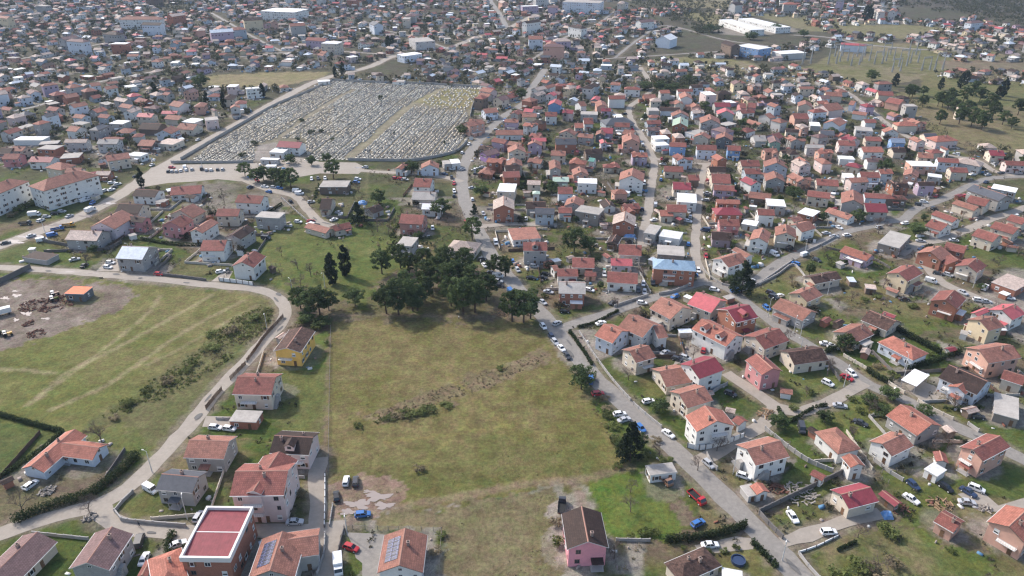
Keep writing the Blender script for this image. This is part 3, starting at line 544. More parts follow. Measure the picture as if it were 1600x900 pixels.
BUSHES = """
200 632 4 2.6|230 612 4 2.5|262 598 4.5 2.6|300 568 5 3|335 545 5 2.6|362 520 5 3|395 500 5 3|290 580 4 2.2|180 655 3 1.8|330 522 5 2
95 322 6 4|110 318 6 4|125 310 6 4|135 305 5 3|30 330 6 4|45 322 6 4|20 338 5 3|60 318 4 3|118 300 5 4|925 590 3 2|945 625 3 2|950 650 4 2|957 668 4 2.2|962 690 4 2.4|1010 712 4 2|1040 720 4 1.6|965 730 3 2|1025 690 3 2|655 645 5 2|670 640 5 2.2|640 648 5 2|622 652 4 1.6|610 655 4 1.5|560 667 3 1.4|700 634 4 1.4|780 576 3 1.6|948 640 3 1.6
1150 858 2 1.6|1130 862 2 1.4|1106 862 2 1.5|1068 858 1.5 1.5|1005 836 3 2.6|1022 834 3 2.2|985 838 2 1|1385 836 5 4|1370 900 5 4|1340 895 6 4|1310 900 5 3.5|1395 885 4 3|1230 730 3 2|1190 760 3 2|1285 570 2 2|1322 548 5 4|470 505 5 3|495 512 5 3|460 515 4 2.5|505 500 4 3
655 735 3 2|680 865 3 2.6|690 840 2.5 2|872 850 3 3|868 820 3 3|1130 440 3 3|1150 446 4 3|985 455 3 2|970 455 3 2|1240 445 4 2|1290 440 5 2|1330 440 5 2|1350 470 4 1.8|1370 465 4 1.8|1425 480 4 2|1300 415 4 2|445 725 3 1.4|470 775 3 2|1365 625 4 3|1345 645 3 2.5|1420 640 3 2.5|1330 625 3 2|1395 590 4 3|1370 575 3 2.5|1265 615 3 2|1240 640 3 2
"""
HEDGES = """
-5 648 45 662 96 676 1.7 1.2|97 678 60 708 0 748 1.5 1.2|212 714 190 738 165 758 140 775 85 792 28 815 2.4 2.6|1043 846 1085 843 1125 836 1163 824 2.2 1.8|1176 850 1192 866 1212 886 1.8 1.2|905 512 930 505 965 487 1.2 1.2|1398 514 1420 527 1445 540 1468 553 2.2 1.6|1290 552 1320 542 1352 530 1375 522 2 2|1418 576 1440 572 1470 562 1500 552 2 2|1355 580 1372 592 1392 600 2 1.6|1225 546 1240 556 1.6 1.2|268 872 262 858 270 838 2 1.6|748 277 785 279 2 1.5|813 280 830 282 2 1.5|812 296 828 297 2 1.5|890 519 905 540 925 570 1.3 1|1290 635 1270 640 1235 660 1.4 1|1225 655 1215 640 1.4 1|440 320 405 345 1.6 1|220 375 275 383 345 384 1.6 1.2|1310 860 1335 848 1 1
"""
# polyline ; height ; thickness ; colour ; label ; name
WALLS = """
283 250 330 222 375 196 430 165 480 144 520 126|1.8 .3 greyw|long grey cemetery wall beside the wide sunlit avenue|boundary_wall
268 255 300 255 345 255 395 254|1.7 .3 greyw|grey panelled cemetery wall facing the parked cars|boundary_wall
545 251 600 252 640 252 665 249 695 243 715 236 730 222|1.8 .3 greyw|curving grey cemetery wall above the lane junction|boundary_wall
520 126 580 129 650 131 705 134 765 137|1.8 .3 greyw|grey far wall along the top of the cemetery|boundary_wall
765 137 742 160 735 182|2.2 .3 greyw|short grey cemetery wall near the salmon lane house|boundary_wall
-10 448 20 434 48 420|2.4 .3 darkw|dark block wall closing the machinery yard from the lane|boundary_wall
250 430 285 434 322 439|1.2 .3 darkw|low dark wall beside the lane below the metal roofed house|garden_wall
343 439 370 442 396 446|1.6 .25 white|white front wall with dark rails before the white gabled house|garden_wall
443 496 428 512 412 530 398 550 386 566|1.7 .12 woodf|brown paling fence along the lane above the yellow house|wooden_fence
384 570 372 582 360 594|1.7 .12 woodf|brown paling fence along the lane below the yellow house|wooden_fence
347 610 335 624 322 640|1.7 .12 woodf|dark paling fence along the lane beside the cream lane house|wooden_fence
208 770 192 785 180 800 190 813 240 819 290 823|1.1 .3 greyw|low stone wall curving round the grey house lawn at the junction|garden_wall
508 742 508 780 507 824|.9 .2 white|low white kerb wall between pink apartment house and mud patch|garden_wall
517 500 515 600 513 740|1.1 .05 wire|thin wire fence along the left edge of the big field|wire_fence
538 826 590 828 640 829 690 830|1.4 .08 wire|dark mesh fence above the paved yard with the red car|mesh_fence
538 828 530 858 524 890|1.2 .2 darkw|low dark wall on the yard side of the red car|garden_wall
508 836 506 868 496 898|1 .25 greyw|low grey garden wall beside the solar panelled terracotta house|garden_wall
690 830 688 860 686 905|1.2 .08 wire|dark mesh fence at the right edge of the solar roof yard|mesh_fence
905 520 930 558 960 598 985 626|1 .25 greyw|pale stone wall along the main road below the pale blue corner house|garden_wall
990 632 1008 648 1033 668|1 .25 greyw|pale panelled wall along the main road by the small lawns|garden_wall
1074 699 1092 703 1125 697 1162 683|1.7 .25 white|white panelled wall with dark caps round the white corner house|garden_wall
1104 712 1112 728 1120 735|1.5 .2 greyw|short grey wall beside the silver car on the verge|garden_wall
1195 672 1230 700 1262 722 1300 738|1.5 .25 greyw|long grey block wall behind the white gable by the road|garden_wall
1186 802 1230 781 1280 757 1320 738|1.7 .25 darkw|tall dark block wall above the lawn with the white sedan|garden_wall
1186 804 1200 820 1222 842|1.5 .25 darkw|dark block wall between the main road and the white sedan|garden_wall
1248 864 1275 855 1310 838|.6 .2 white|low pale kerb wall by the driveway of the white suv|garden_wall
1248 866 1262 885 1280 905|1 .25 greyw|grey roadside wall at the bottom right of the main road|garden_wall
960 480 990 470 1012 463|1.2 .3 greyw|stone wall along the cross lane below the long white house|garden_wall
1030 461 1052 457 1074 448|1.3 .3 greyw|rough stone wall below the blue roofed house|garden_wall
1098 420 1108 432 1128 445 1150 450|1 .25 greyw|grey wall round the white L shaped house corner|garden_wall
1318 557 1335 567 1356 579|1.2 .25 cream|pale panelled wall along the lane near the orange hipped house|garden_wall
1388 600 1400 608 1412 615|1.2 .25 cream|pale balustrade wall beside the white carport|garden_wall
1434 628 1455 640 1488 656|1.1 .25 cream|pale balustrade wall before the dark roofed white house|garden_wall
1512 664 1528 675|1.2 .25 greyw|short grey wall on the lane below two parked cars|garden_wall
1365 720 1390 740 1410 752|1.3 .2 greyw|grey post fence between pale blue bungalow and parked cars|garden_wall
1335 720 1352 735 1388 755|1.2 .1 wire|thin wire fence behind the maroon roofed cottage|wire_fence
1160 455 1190 442 1222 420 1240 408|1.2 .3 greyw|grey roadside wall on the climbing lane near the dark fir|garden_wall
1185 446 1215 430 1240 415 1262 440|1 .3 greyw|stone wall below the climbing lane around the green corner plot|garden_wall
1250 398 1285 382 1310 368|1 .3 greyw|grey wall on the upper side of the climbing lane|garden_wall
1075 516 1085 527 1100 540|1 .2 cream|low cream wall beside the long dormered house|garden_wall
1112 616 1125 607 1136 602|1.4 .25 greyw|grey wall behind the lawn of the white corner house|garden_wall
520 790 515 822|.8 .2 greyw|short grey kerb beside the black hatchback and mud|garden_wall
60 376 100 384 160 392 190 380|1.6 .25 darkw|dark wall below the pale roofed grey house|garden_wall
440 310 480 345 500 352|.9 .25 greyw|low wall along the bending lane near the long cream bungalow|garden_wall
1390 420 1360 405 1290 388|1.1 .25 darkw|dark hedge like wall above the lilac bungalow garden|garden_wall
1015 846 1000 846 963 845|1 .2 greyw|low concrete edging wall below the bright green garden|garden_wall
"""
# road polylines: width ; points
ROADS = """
main_road 6.6 852 108 826 145 820 160 790 180 762 205 737 235 724 262 722 285 728 320 745 355 765 395 800 440 838 480 880 530 935 595 985 640 1050 700 1110 755 1180 825 1250 900 1300 950
avenue 8.5 840 20 790 46 745 58 700 75 620 87 575 105 500 125 430 160 360 200 290 240 235 272 185 306 130 336 60 362 0 384 -80 410
curved_lane 5.2 -80 416 0 418 60 421 150 428 250 437 340 446 400 452 430 462 445 480 440 505 415 530 385 565 345 605 300 660 260 705 220 745 180 775 150 790 90 805 40 820 -40 850
side_lane 5 155 788 162 806 200 824 260 830 320 833 400 829 470 829 540 824
side_lane 4.6 499 715 496 752 498 790 496 826 516 842 512 876 506 910
side_lane 4.4 722 284 690 276 640 271 600 269 560 266
side_lane 5 376 279 420 296 460 306 478 325 500 347 520 353
cross_lane 5 872 516 905 503 960 486 1020 466 1062 452 1098 441
cross_lane 5 1098 441 1136 450 1160 468 1200 498 1240 526 1292 556 1330 582 1360 602 1420 627 1460 650 1500 670 1560 698 1640 740
climbing_lane 5 1130 449 1176 440 1200 424 1220 410 1244 399 1285 379 1320 363 1350 356 1390 346 1412 343 1432 326 1465 315 1482 307 1497 299 1522 287 1547 279 1585 276 1660 274
north_lane 4.2 1098 441 1093 420 1086 395 1088 360 1090 330 1093 300 1098 272 1104 256
north_lane 4 1022 248 1060 253 1104 256 1135 254
north_lane 4.6 1003 385 1006 360 1013 330 1018 290 1022 255 1015 235 1005 215 990 195 983 170 1000 155 1018 140 1010 120 1000 105
side_lane 4.6 1134 583 1160 600 1190 620 1209 634 1203 654 1170 677 1140 693 1110 712 1085 722
side_lane 4.6 1209 636 1250 644 1280 634 1320 616 1350 598
driveway 4 1222 848 1260 837 1290 826 1320 814 1350 806 1376 801
side_lane 5 1405 398 1432 383 1472 375 1495 365 1525 353 1562 338 1620 320
side_lane 5 1435 385 1440 402 1458 428 1480 446 1520 462 1560 478 1640 502
side_lane 4.4 1310 135 1335 152 1365 175 1387 194 1415 212 1444 227 1465 239 1500 246 1525 250 1555 268 1585 275
far_road 3.6 1200 72 1165 78 1100 82 1040 86 960 91 900 94 830 95 760 90
far_road 4 -40 182 60 165 140 132 240 112 330 96 420 84 520 80 620 87
far_road 3.6 330 20 400 60 440 80
far_road 3.6 560 40 640 56 700 76
far_road 3.6 830 95 880 60 930 40 960 18
far_road 3.6 -20 100 80 84 200 62 330 52 460 42 600 34
far_road 3.6 960 91 1000 60 1040 40 1130 62 1200 72
far_road 7 792 44 782 24 768 4 760 -10
far_road 6 1240 55 1290 58 1340 68 1420 76 1500 80
side_lane 4 745 355 775 352 800 350 870 352
side_lane 4 965 385 985 384 1003 384
"""
LAMPS = """
388 832|1222 876|293 812|238 738|418 518|508 450|458 464|543 838|1293 460|1318 605|1250 528|1240 520|1412 582|1520 450|1410 597|1257 398|1145 742|1440 325|1292 356|70 362|205 405|1200 495|777 340|800 272|316 262|1248 560
"""
# ------------------------------------------------------------------ buildings
def vol_place(t, a, b, ev, e, k=.46):
    """ridge ends / eave point in the image -> centre, rotation, length, width, ridge height (all metric)"""
    if t in 'fc':
        A, B, O = G(*a, e), G(*b, e), G(*ev, e)
        d = B-A; L = np.hypot(d[0], d[1]); d = d/L; nrm = np.array((-d[1], d[0], 0))
        w = float(np.dot(O-A, nrm)); c = (A+B)/2 + nrm*w/2
        return c[:2], math.atan2(d[1], d[0]), L, max(abs(w), 2.5), e
    w = 8.0
    for _ in range(40):
        hr = e + k*w/2
        A, B, O = G(*a, hr), G(*b, hr), G(*ev, e)
        d = B-A; L = np.hypot(d[0], d[1]); d = d/L
        w = .5*w + .5*2*abs(float(np.dot(O-A, np.array((-d[1], d[0], 0)))))
        w = min(max(w, 3.0), 22)
    return ((A+B)/2)[:2], math.atan2(d[1], d[0]), max(L, .8), w, e+k*w/2
TH = .2
def vol_mesh(t, L, w, e, hr, oh=.45):
    """roof (V, F, mat 0 cover / 1 fascia), wall (V, F) and wall faces (x, y, angle, length, height) in the volume's own frame"""
    if t == 'g':
        h = w/2; V = []
        for x in (-L/2, L/2): V += [(x,-h,e),(x,0,hr),(x,h,e),(x,h,e-TH),(x,0,hr-TH),(x,-h,e-TH)]
        Fr = [(0,6,7,1),(1,7,8,2),(5,4,10,11),(4,3,9,10),(0,5,11,6),(2,8,9,3),(0,1,4,5),(1,2,3,4),(7,6,11,10),(8,7,10,9)]
        mi = [0,0]+[1]*8
        if L > 4:          # ridge cap tiles
            kk = (hr-e)/h; l2 = L/2+.02; V += [(-l2,-.2,hr-.2*kk+.03),(-l2,0,hr+.07),(-l2,.2,hr-.2*kk+.03),(l2,-.2,hr-.2*kk+.03),(l2,0,hr+.07),(l2,.2,hr-.2*kk+.03)]
            Fr += [(12,15,16,13),(13,16,17,14)]; mi += [2,2]
        k = (hr-e)/h; li, wi = L/2-oh, h-oh; zt = e-TH+k*oh-.03; za = hr-TH-.03
        W = []
        for x in (-li, li): W += [(x,-wi,-.3),(x,wi,-.3),(x,wi,zt),(x,0,za),(x,-wi,zt)]
        Fw = [(0,4,3,2,1),(5,6,7,8,9),(0,5,9,4),(1,2,7,6)]
        faces = [(0,-wi,-math.pi/2,2*li,zt,0),(0,wi,math.pi/2,2*li,zt,0),(-li,0,math.pi,2*wi,zt,za),(li,0,0,2*wi,zt,za)]
    elif t in 'hy':
        Lt = L + w*.94; h = w/2; l = Lt/2; r = L/2
        V = [(-l,-h,e),(l,-h,e),(l,h,e),(-l,h,e),(-r,0,hr),(r,0,hr),(-l,-h,e-TH),(l,-h,e-TH),(l,h,e-TH),(-l,h,e-TH)]
        Fr = [(0,1,5,4),(2,3,4,5),(1,2,5),(3,0,4),(0,6,7,1),(1,7,8,2),(2,8,9,3),(3,9,6,0),(9,8,7,6)]; mi = [0]*4+[1]*5
        li, wi = l-oh, h-oh; zt = e-TH-.01
        W = [(-li,-wi,-.3),(li,-wi,-.3),(li,wi,-.3),(-li,wi,-.3),(-li,-wi,zt),(li,-wi,zt),(li,wi,zt),(-li,wi,zt)]
        Fw = [(0,1,5,4),(1,2,6,5),(2,3,7,6),(3,0,4,7)]
        faces = [(0,-wi,-math.pi/2,2*li,zt,0),(0,wi,math.pi/2,2*li,zt,0),(-li,0,math.pi,2*wi,zt,0),(li,0,0,2*wi,zt,0)]
    else:
        l, h = L/2, w/2
        V = [(-l,-h,e-.22),(l,-h,e-.22),(l,h,e-.22),(-l,h,e-.22),(-l,-h,e),(l,-h,e),(l,h,e),(-l,h,e)]
        Fr = [(4,5,6,7),(3,2,1,0),(0,1,5,4),(1,2,6,5),(2,3,7,6),(3,0,4,7)]; mi = [0,1,1,1,1,1]
        o = .2; li, wi = l-o, h-o; zt = e-.23
        W = [(-li,-wi,-.3),(li,-wi,-.3),(li,wi,-.3),(-li,wi,-.3),(-li,-wi,zt),(li,-wi,zt),(li,wi,zt),(-li,wi,zt)]
        Fw = [(0,1,5,4),(1,2,6,5),(2,3,7,6),(3,0,4,7)]
        faces = [(0,-wi,-math.pi/2,2*li,zt,0),(0,wi,math.pi/2,2*li,zt,0),(-li,0,math.pi,2*wi,zt,0),(li,0,0,2*wi,zt,0)]
    return V, Fr, mi, W, Fw, faces
# a window: unit pane facing +X, white frame proud of the wall, glass in it
def window_mesh(fr='frame'):
    m = MB(); f = .09
    m.box(-.05,.06,-.5,.5,-.5,-.5+f,0); m.box(-.05,.06,-.5,.5,.5-f,.5,0)
    m.box(-.05,.058,-.5,-.5+f,-.5+f,.5-f,0); m.box(-.05,.058,.5-f,.5,-.5+f,.5-f,0); m.box(-.05,.05,-.03,.03,-.5+f,.5-f,0)
    m.box(-.05,.02,-.5+f,.5-f,-.5+f,.5-f,1)
    return m.me('window', [M[fr], M['glass']])
def shutter_window():
    m = MB(); f = .09
    m.box(-.05,.06,-.5,.5,-.5,-.5+f,0); m.box(-.05,.06,-.5,.5,.5-f,.5,0); m.box(-.05,.058,-.5,-.5+f,-.5+f,.5-f,0); m.box(-.05,.058,.5-f,.5,-.5+f,.5-f,0); m.box(-.05,.02,-.5+f,.5-f,-.5+f,.5-f,1)
    m.box(-.02,.05,-.98,-.53,-.5,.5,2); m.box(-.02,.05,.53,.98,-.5,.5,2); m.box(-.05,.14,-.55,.55,-.58,-.5,0)
    return m.me('window', [M['frame'], M['glass'], M['door']])
def blind_window():
    m = MB(); f = .09
    m.box(-.05,.06,-.5,.5,-.5,-.5+f,0); m.box(-.05,.06,-.5,.5,.5-f,.5,0); m.box(-.05,.058,-.5,-.5+f,-.5+f,.5-f,0); m.box(-.05,.058,.5-f,.5,-.5+f,.5-f,0)
    m.box(-.05,.02,-.5+f,.5-f,-.5+f,-.1,1); m.box(-.05,.035,-.5+f,.5-f,-.1,.5-f,0); m.box(-.05,.14,-.55,.55,-.58,-.5,0)
    return m.me('window', [M['frame'], M['glass']])
WINS = shutter_window(); WINL = blind_window()
def porch_mesh():
    m = MB(); m.add([(0,-1.5,2.75),(1.9,-1.5,2.45),(1.9,1.5,2.45),(0,1.5,2.75),(0,-1.5,2.62),(1.9,-1.5,2.32),(1.9,1.5,2.32),(0,1.5,2.62)],[(0,1,2,3),(7,6,5,4),(0,4,5,1),(1,5,6,2),(2,6,7,3)],0)
    for y in (-1.35,1.35): m.box(1.66,1.8,y-.07,y+.07,0,2.36,1)
    m.box(0,2.0,-1.6,1.6,0,.14,2); return m
def stair_mesh(h):
    m = MB(); n = max(4, int(h/.28))
    for i in range(n): m.box(.06,1.1,-i*.3-.3,-i*.3,0,h-(i+.0)*h/n,0)
    m.box(.06,1.2,0,1.2,0,h,0); m.box(1.12,1.18,-n*.3,1.2,h*.5,h*.5+.05,1); return m.me('outside_stair', [M['greyw'], M['rail']])
WIN = window_mesh(); WINB = window_mesh('fascia')
def door_mesh():
    m = MB(); m.box(-.05,.05,-.5,.5,0,1,0); m.box(-.05,.07,.36,.42,.45,.5,1); return m.me('door', [M['door'], M['frame']])
DOOR = door_mesh()
def chimney_mesh():
    m = MB(); m.box(-.32,.32,-.32,.32,-.9,1.0,0); m.box(-.42,.42,-.42,.42,1.0,1.12,0); m.box(-.16,.16,-.16,.16,1.12,1.3,1); return m.me('chimney', [M['chim'], M['tyre']])
CHIM = chimney_mesh()
def balcony_mesh(L):
    m = MB(); d = 1.3
    m.box(0,d,-L/2,L/2,-.16,0,0)
    for y in (-L/2+.05, L/2-.05): m.box(d-.1,d-.02,y-.04,y+.04,0,1.0,1)
    n = int(L/.5)
    for i in range(1,n): y=-L/2+L*i/n; m.box(d-.07,d-.04,y-.015,y+.015,0,.95,1)
    m.box(d-.1,d-.02,-L/2,L/2,1.0,1.06,1)
    for s in (-1,1): m.box(0,d-.1,s*(L/2-.06)-.02,s*(L/2-.06)+.02,.95,1.02,1); m.box(0,d-.1,s*(L/2-.06)-.015,s*(L/2-.06)+.015,.45,.49,1)
    return m.me('balcony', [M['fasciaw'], M['rail']])
def dormer_mesh():
    m = MB(); w=1.3
    m.add([(0,-w,-1.2),(2.6,-w,-1.2),(2.6,w,-1.2),(0,w,-1.2),(0,-w,.5),(2.6,-w,.5),(2.6,w,.5),(0,w,.5),(0,0,1.3),(2.6,0,1.3)],[(1,2,6,9,5),(0,1,5,4),(2,3,7,6)],0)
    o=.25
    for s in (-1,1):
        m.add([(-.6,0,1.42),(2.9,0,1.42),(2.9,s*(w+o),.47),(-.6,s*(w+o),.47),(-.6,0,1.3),(2.9,0,1.3),(2.9,s*(w+o),.35),(-.6,s*(w+o),.35)],[(0,1,2,3) if s<0 else (3,2,1,0),(4,7,6,5),(1,5,6,2),(3,2,6,7)],1)
    m.box(2.58,2.63,-.55,.55,-.5,.45,2)
    return m
ROOFWORD = {'red':'red','org':'orange red','orgm':'orange metal','ter':'terracotta','pale':'pale','brn':'dark brown','mot':'mottled brown','mauve':'mauve','con':'concrete','mar':'maroon','pnk':'crimson','slt':'slate grey','sltblue':'slate blue','wht':'white','blu':'light blue','grn':'pale green','lgrn':'pale green','teal':'teal','bmet':'pale metal'}
WALLWORD = {'bluewhite':'bluish white','lilacwhite':'lilac white','pinkwhite':'pinkish white','yellowcream':'yellow cream','hotpink':'hot pink','blugrey':'blue grey','palegrey':'pale grey','darkgrey':'dark grey','greyblock':'grey block','pinkbrick':'pink brick'}
TYPEWORD = {'g':'gabled','h':'hipped','y':'pyramid','f':'flat','c':'flat'}
HOUSE_XY = []; HOUSE_R = []
def build_house(vols, wall, name, lm, opts, detail):
    global HOUSE_XY
    t0, c0, r0, L0, w0, e0, hr0, roof0 = vols[0]
    root = bpy.data.objects.new(name, None); link(root); root.location = (c0[0], c0[1], 0); root.rotation_euler = (0,0,r0)
    root.empty_display_size = .5
    px = proj((c0[0], c0[1], e0*.6)); cat = {'garage':'garage','shed':'shed','apartment_house':'apartment house','apartment_block':'apartment block','office_block':'office block','carport':'carport','kiosk':'kiosk','barn':'barn','ruined_house':'ruined house','ruined_shed':'ruined shed','machine_shed':'machine shed','warehouse':'warehouse','terrace_row':'terrace','chapel':'chapel','gatehouse':'gatehouse','shop_building':'shop building'}.get(name,'house')
    desc = f"{WALLWORD.get(wall,wall)} {cat} with {ROOFWORD[roof0]} {TYPEWORD[t0]} roof"
    if lm: LANDMARKS.append((lm, px[0], px[1], root))
    thing(root, desc, cat, px, None)
    if cat == 'house': root['group'] = 'houses of the town'
    for vi, (t, c, r, L, w, e, hr, roof) in enumerate(vols):
        HOUSE_XY.append((c[0], c[1])); HOUSE_R.append(max(L,w)/2)
        d = np.array(c)-np.array(c0); cs, sn = math.cos(-r0), math.sin(-r0)
        loc = (d[0]*cs-d[1]*sn, d[0]*sn+d[1]*cs, 0); rot = r-r0
        V, Fr, mi, W, Fw, faces = vol_mesh(t, L, w, e, hr)
        pre = '' if vi == 0 else 'wing_'
        dz = -.004*vi
        ro = ob(pre+'roof', mesh('roof', V, Fr, [ROOF[roof], M['fasciaw' if 'w' in opts or t in 'f' else 'fascia'], M['ridge']], mi), root, (loc[0],loc[1],dz), rot)
        if t == 'c':
            for sx in (-1,1):
                for sy in (-1,1):
                    m = MB(); m.box(sx*(L/2-.4)-.09, sx*(L/2-.4)+.09, sy*(w/2-.4)-.09, sy*(w/2-.4)+.09, 0, e-.22); ob('post', m.me('post', [M['rail']]), root, loc, rot)
            continue
        wo = ob(pre+'wall', mesh('wall', W, Fw, [WALLM[wall]]), root, loc, rot)
        small = min(L, w) < 4.2 or e < 2.75
        if detail > 1 and t in 'gh' and not small:
            ll = L/2 if t == 'g' else (L+w*.94)/2; gm = M['frame' if random.random() < .5 else 'rail']
            for sy in (-1,1):
                g = MB(); g.box(-ll,ll,sy*(w/2+.06)-.06,sy*(w/2+.06)+.06,e-.17,e-.05); ob('gutter', g.me('gutter', [gm]), ro)
        if t in 'gh' and vi == 0 and not small and detail > 0:
            q = random.uniform(-.3,.3)*L; y = random.choice((-1,1))*w*.12
            ob('chimney', CHIM, ro, (q, y, hr-abs(y)*(hr-e)/(w/2)+.1))
            if detail > 1 and random.random() < .3: ob('chimney', CHIM, ro, (-q*.8, -y, hr-abs(y)*(hr-e)/(w/2)+.05), 0, (.8,.8,.9))
        if 'S' in opts and vi == 0:
            m = MB(); sl = math.atan2(hr-e, w/2); s = 1 if math.cos(r+math.pi/2) < 0 else -1
            nx = 5; gx = min(L*.62/nx, 1.9)
            for i in range(nx):
                for j in range(2):
                    x0=-gx*nx/2+i*gx; y0=.9+j*1.75
                    pts=[]
                    for zz in (.03,.1):
                        for (xx,yy) in ((x0,y0),(x0+gx-.08,y0),(x0+gx-.08,y0+1.65),(x0,y0+1.65)):
                            pts.append((xx, s*yy*math.cos(sl), hr-yy*math.sin(sl)+zz))
                    m.add(pts,[(4,5,6,7),(0,1,5,4),(1,2,6,5),(2,3,7,6),(3,0,4,7)])
            ob('solar_panel', m.me('solar_panel', [M['solar']]), ro, (0,0,0))
        if 'P' in opts and vi == 0:
            m = MB(); a, b2, q = L/2, w/2, .45
            m.box(-a-.1,a+.1,-b2-.1,-b2+q,e-.5,e+.9); m.box(-a-.1,a+.1,b2-q,b2+.1,e-.5,e+.9); m.box(-a-.1,-a+q,-b2+q,b2-q,e-.5,e+.9); m.box(a-q,a+.1,-b2+q,b2-q,e-.5,e+.9)
            ob('parapet', m.me('parapet', [M['fasciaw']]), ro)
            m = MB(); m.add([(-a+q,-b2+q,e+.05),(a-q,-b2+q,e+.05),(a-q,0,e+.55),(-a+q,0,e+.55),(a-q,b2-q,e+.05),(-a+q,b2-q,e+.05)],[(0,1,2,3),(3,2,4,5)]); m.box(-a+q,a-q,-.12,.12,e+.5,e+.6,1); ob('metal_cover', m.me('metal_cover', [ROOF['mar'], M['fasciaw']]), ro)
        nd = opts.count('D') if vi == 0 else 0
        if nd:
            s = 1 if math.sin(r+math.pi/2) < 0 else -1     # the slope that faces the drone side
            for i in range(nd):
                x = 0 if nd == 1 else (-.22+.44*i)*L
                dm = dormer_mesh().me('dormer', [WALLM[wall], ROOF[roof], M['glass']])
                yy = w*.5-2.5
                ob('dormer', dm, ro, (x, s*yy*.62, hr-(hr-e)*yy/(w/2)*1.0+.35), s*math.pi/2)
        if detail == 0 or name in ('ruined_shed',): continue
        done_door = False; bal = 'B' in opts and vi == 0
        order = []
        for (fx, fy, fa, fl, fh, apex) in faces:
            wa = fa + r
            p = np.array(c) + np.array((fx*math.cos(r)-fy*math.sin(r), fx*math.sin(r)+fy*math.cos(r)))
            facing = math.cos(wa)*(-p[0]) + math.sin(wa)*(-p[1]); facing /= np.hypot(*p)
            order.append((-facing, fx, fy, fa, fl, fh, apex))
        order.sort()
        for (nf, fx, fy, fa, fl, fh, apex) in order:
            facing = -nf
            if facing < (-.35 if detail > 1 else .1): continue
            ux, uy = -math.sin(fa), math.cos(fa)          # along the wall
            def put(nm, me, s, z, sc, off=.0):
                x, y = fx+ux*s+math.cos(fa)*off, fy+uy*s+math.sin(fa)*off
                return ob(nm, me, root, (loc[0]+x*math.cos(rot)-y*math.sin(rot), loc[1]+x*math.sin(rot)+y*math.cos(rot), z), rot+fa, sc)
            ns = max(1, int(round((fh+.3)/2.9))); sh = fh/ns
            nc = max(1, int(fl/(3.1 if detail > 1 else 3.4)))
            if small: ns, nc, sh = 1, max(1,int(fl/3.6)), fh
            for st in range(ns):
                for k in range(nc):
                    s = (-fl/2 + fl*(k+.5)/nc) + random.uniform(-.25,.25)
                    if abs(s) > fl/2-.7: continue
                    if st == 0 and not done_door and (k == nc//2 or nc == 1) and facing > .3 and name not in ('apartment_block',):
                        put('door', DOOR, s, 0, (1, 1.0 if name!='garage' else 2.4, min(2.1, fh-.3))); done_door = True
                        if not small and random.random() < .25 and 'S' not in opts and 'P' not in opts: put('porch', porch_mesh().me('porch', [ROOF[roof] if roof not in ('mot',) else ROOF['ter'], M['rail'], M['greyw']]), s, 0, None)
                        continue
                    if random.random() < .24: continue
                    ww = random.choice((1.0,1.25,1.5)); hh = min(1.35, sh*.5)
                    put('window', random.choice((WIN,WIN,WINB,WINS,WINL,WINL)), s, st*sh+sh*.54, (1, ww, hh))
            if apex and apex-fh > 1.3 and detail > 0 and random.random() < .75:
                put('window', WIN, 0, fh+(apex-fh)*.28, (1, .95, .9))
            if bal and facing > .45 and ns > 1:
                for st in range(1, ns):
                    bl = min(fl*.55, 5.0); put('balcony', balcony_mesh(bl), random.choice((-1,1))*fl*.12, st*sh+.02, None)
                bal = False
            if detail > 1 and facing > .3 and ns > 1 and fl > 7 and not small and random.random() < .22 and '_' not in name:
                put('outside_stair', stair_mesh(sh), -fl*.2, 0, None)
    return root
def read_houses():
    for line in HOUSES.strip().split('\n'):
        txt = line; lm = None; name = 'house'; opts = ''
        if '!' in txt: txt, o = txt.split('!',1); opts = o.split('#')[0].split('@')[0].strip(); txt += ' ' + ('#'+o.split('#')[1] if '#' in o else '')
        if '#' in txt: txt, n = txt.split('#',1); name = n.strip()
        if '@' in txt: txt, lm = txt.split('@',1); lm = lm.strip()
        vols = []; wall = None
        for part in txt.split('+'):
            q = part.split(); t = q[0]
            if t == 'p': t = 'f'; opts += 'P'
            n = [float(v) for v in q[1:8]]
            if wall is None: wall = q[8]
            c, r, L, w, hr = vol_place(t, n[0:2], n[2:4], n[4:6], n[6], .32 if 'k' in opts else .46)
            if t == 'g': L += .5
            vols.append((t, c, r, L, w, n[6], hr, q[9]))
        t0, c0, r0, L0, w0, e0, hr0, rf0 = vols[0]; d0 = math.hypot(*c0)
        if len(vols) == 1 and t0 == 'g' and e0 > 3 and L0 > 7 and '_' not in name and d0 > 250 and random.random() < .38:
            s = random.choice((-1,1)); dp = random.uniform(2.2,3.4); o = w0/2-.5+dp/2; q = random.uniform(-.18,.18)*L0
            vols.append(('f', (c0[0]-math.sin(r0)*o*s+math.cos(r0)*q, c0[1]+math.cos(r0)*o*s+math.sin(r0)*q), r0, L0*random.uniform(.4,.62), dp, 2.65, 2.65, random.choice(('con','con','wht','ter','red'))))
        d = math.hypot(*vols[0][1]); detail = 2 if d < 330 else (1 if d < 560 else 0)
        if '_' in name and name not in ('ruined_shed','machine_shed'): detail = max(detail, 1)
        build_house(vols, wall, name, lm, opts, detail)
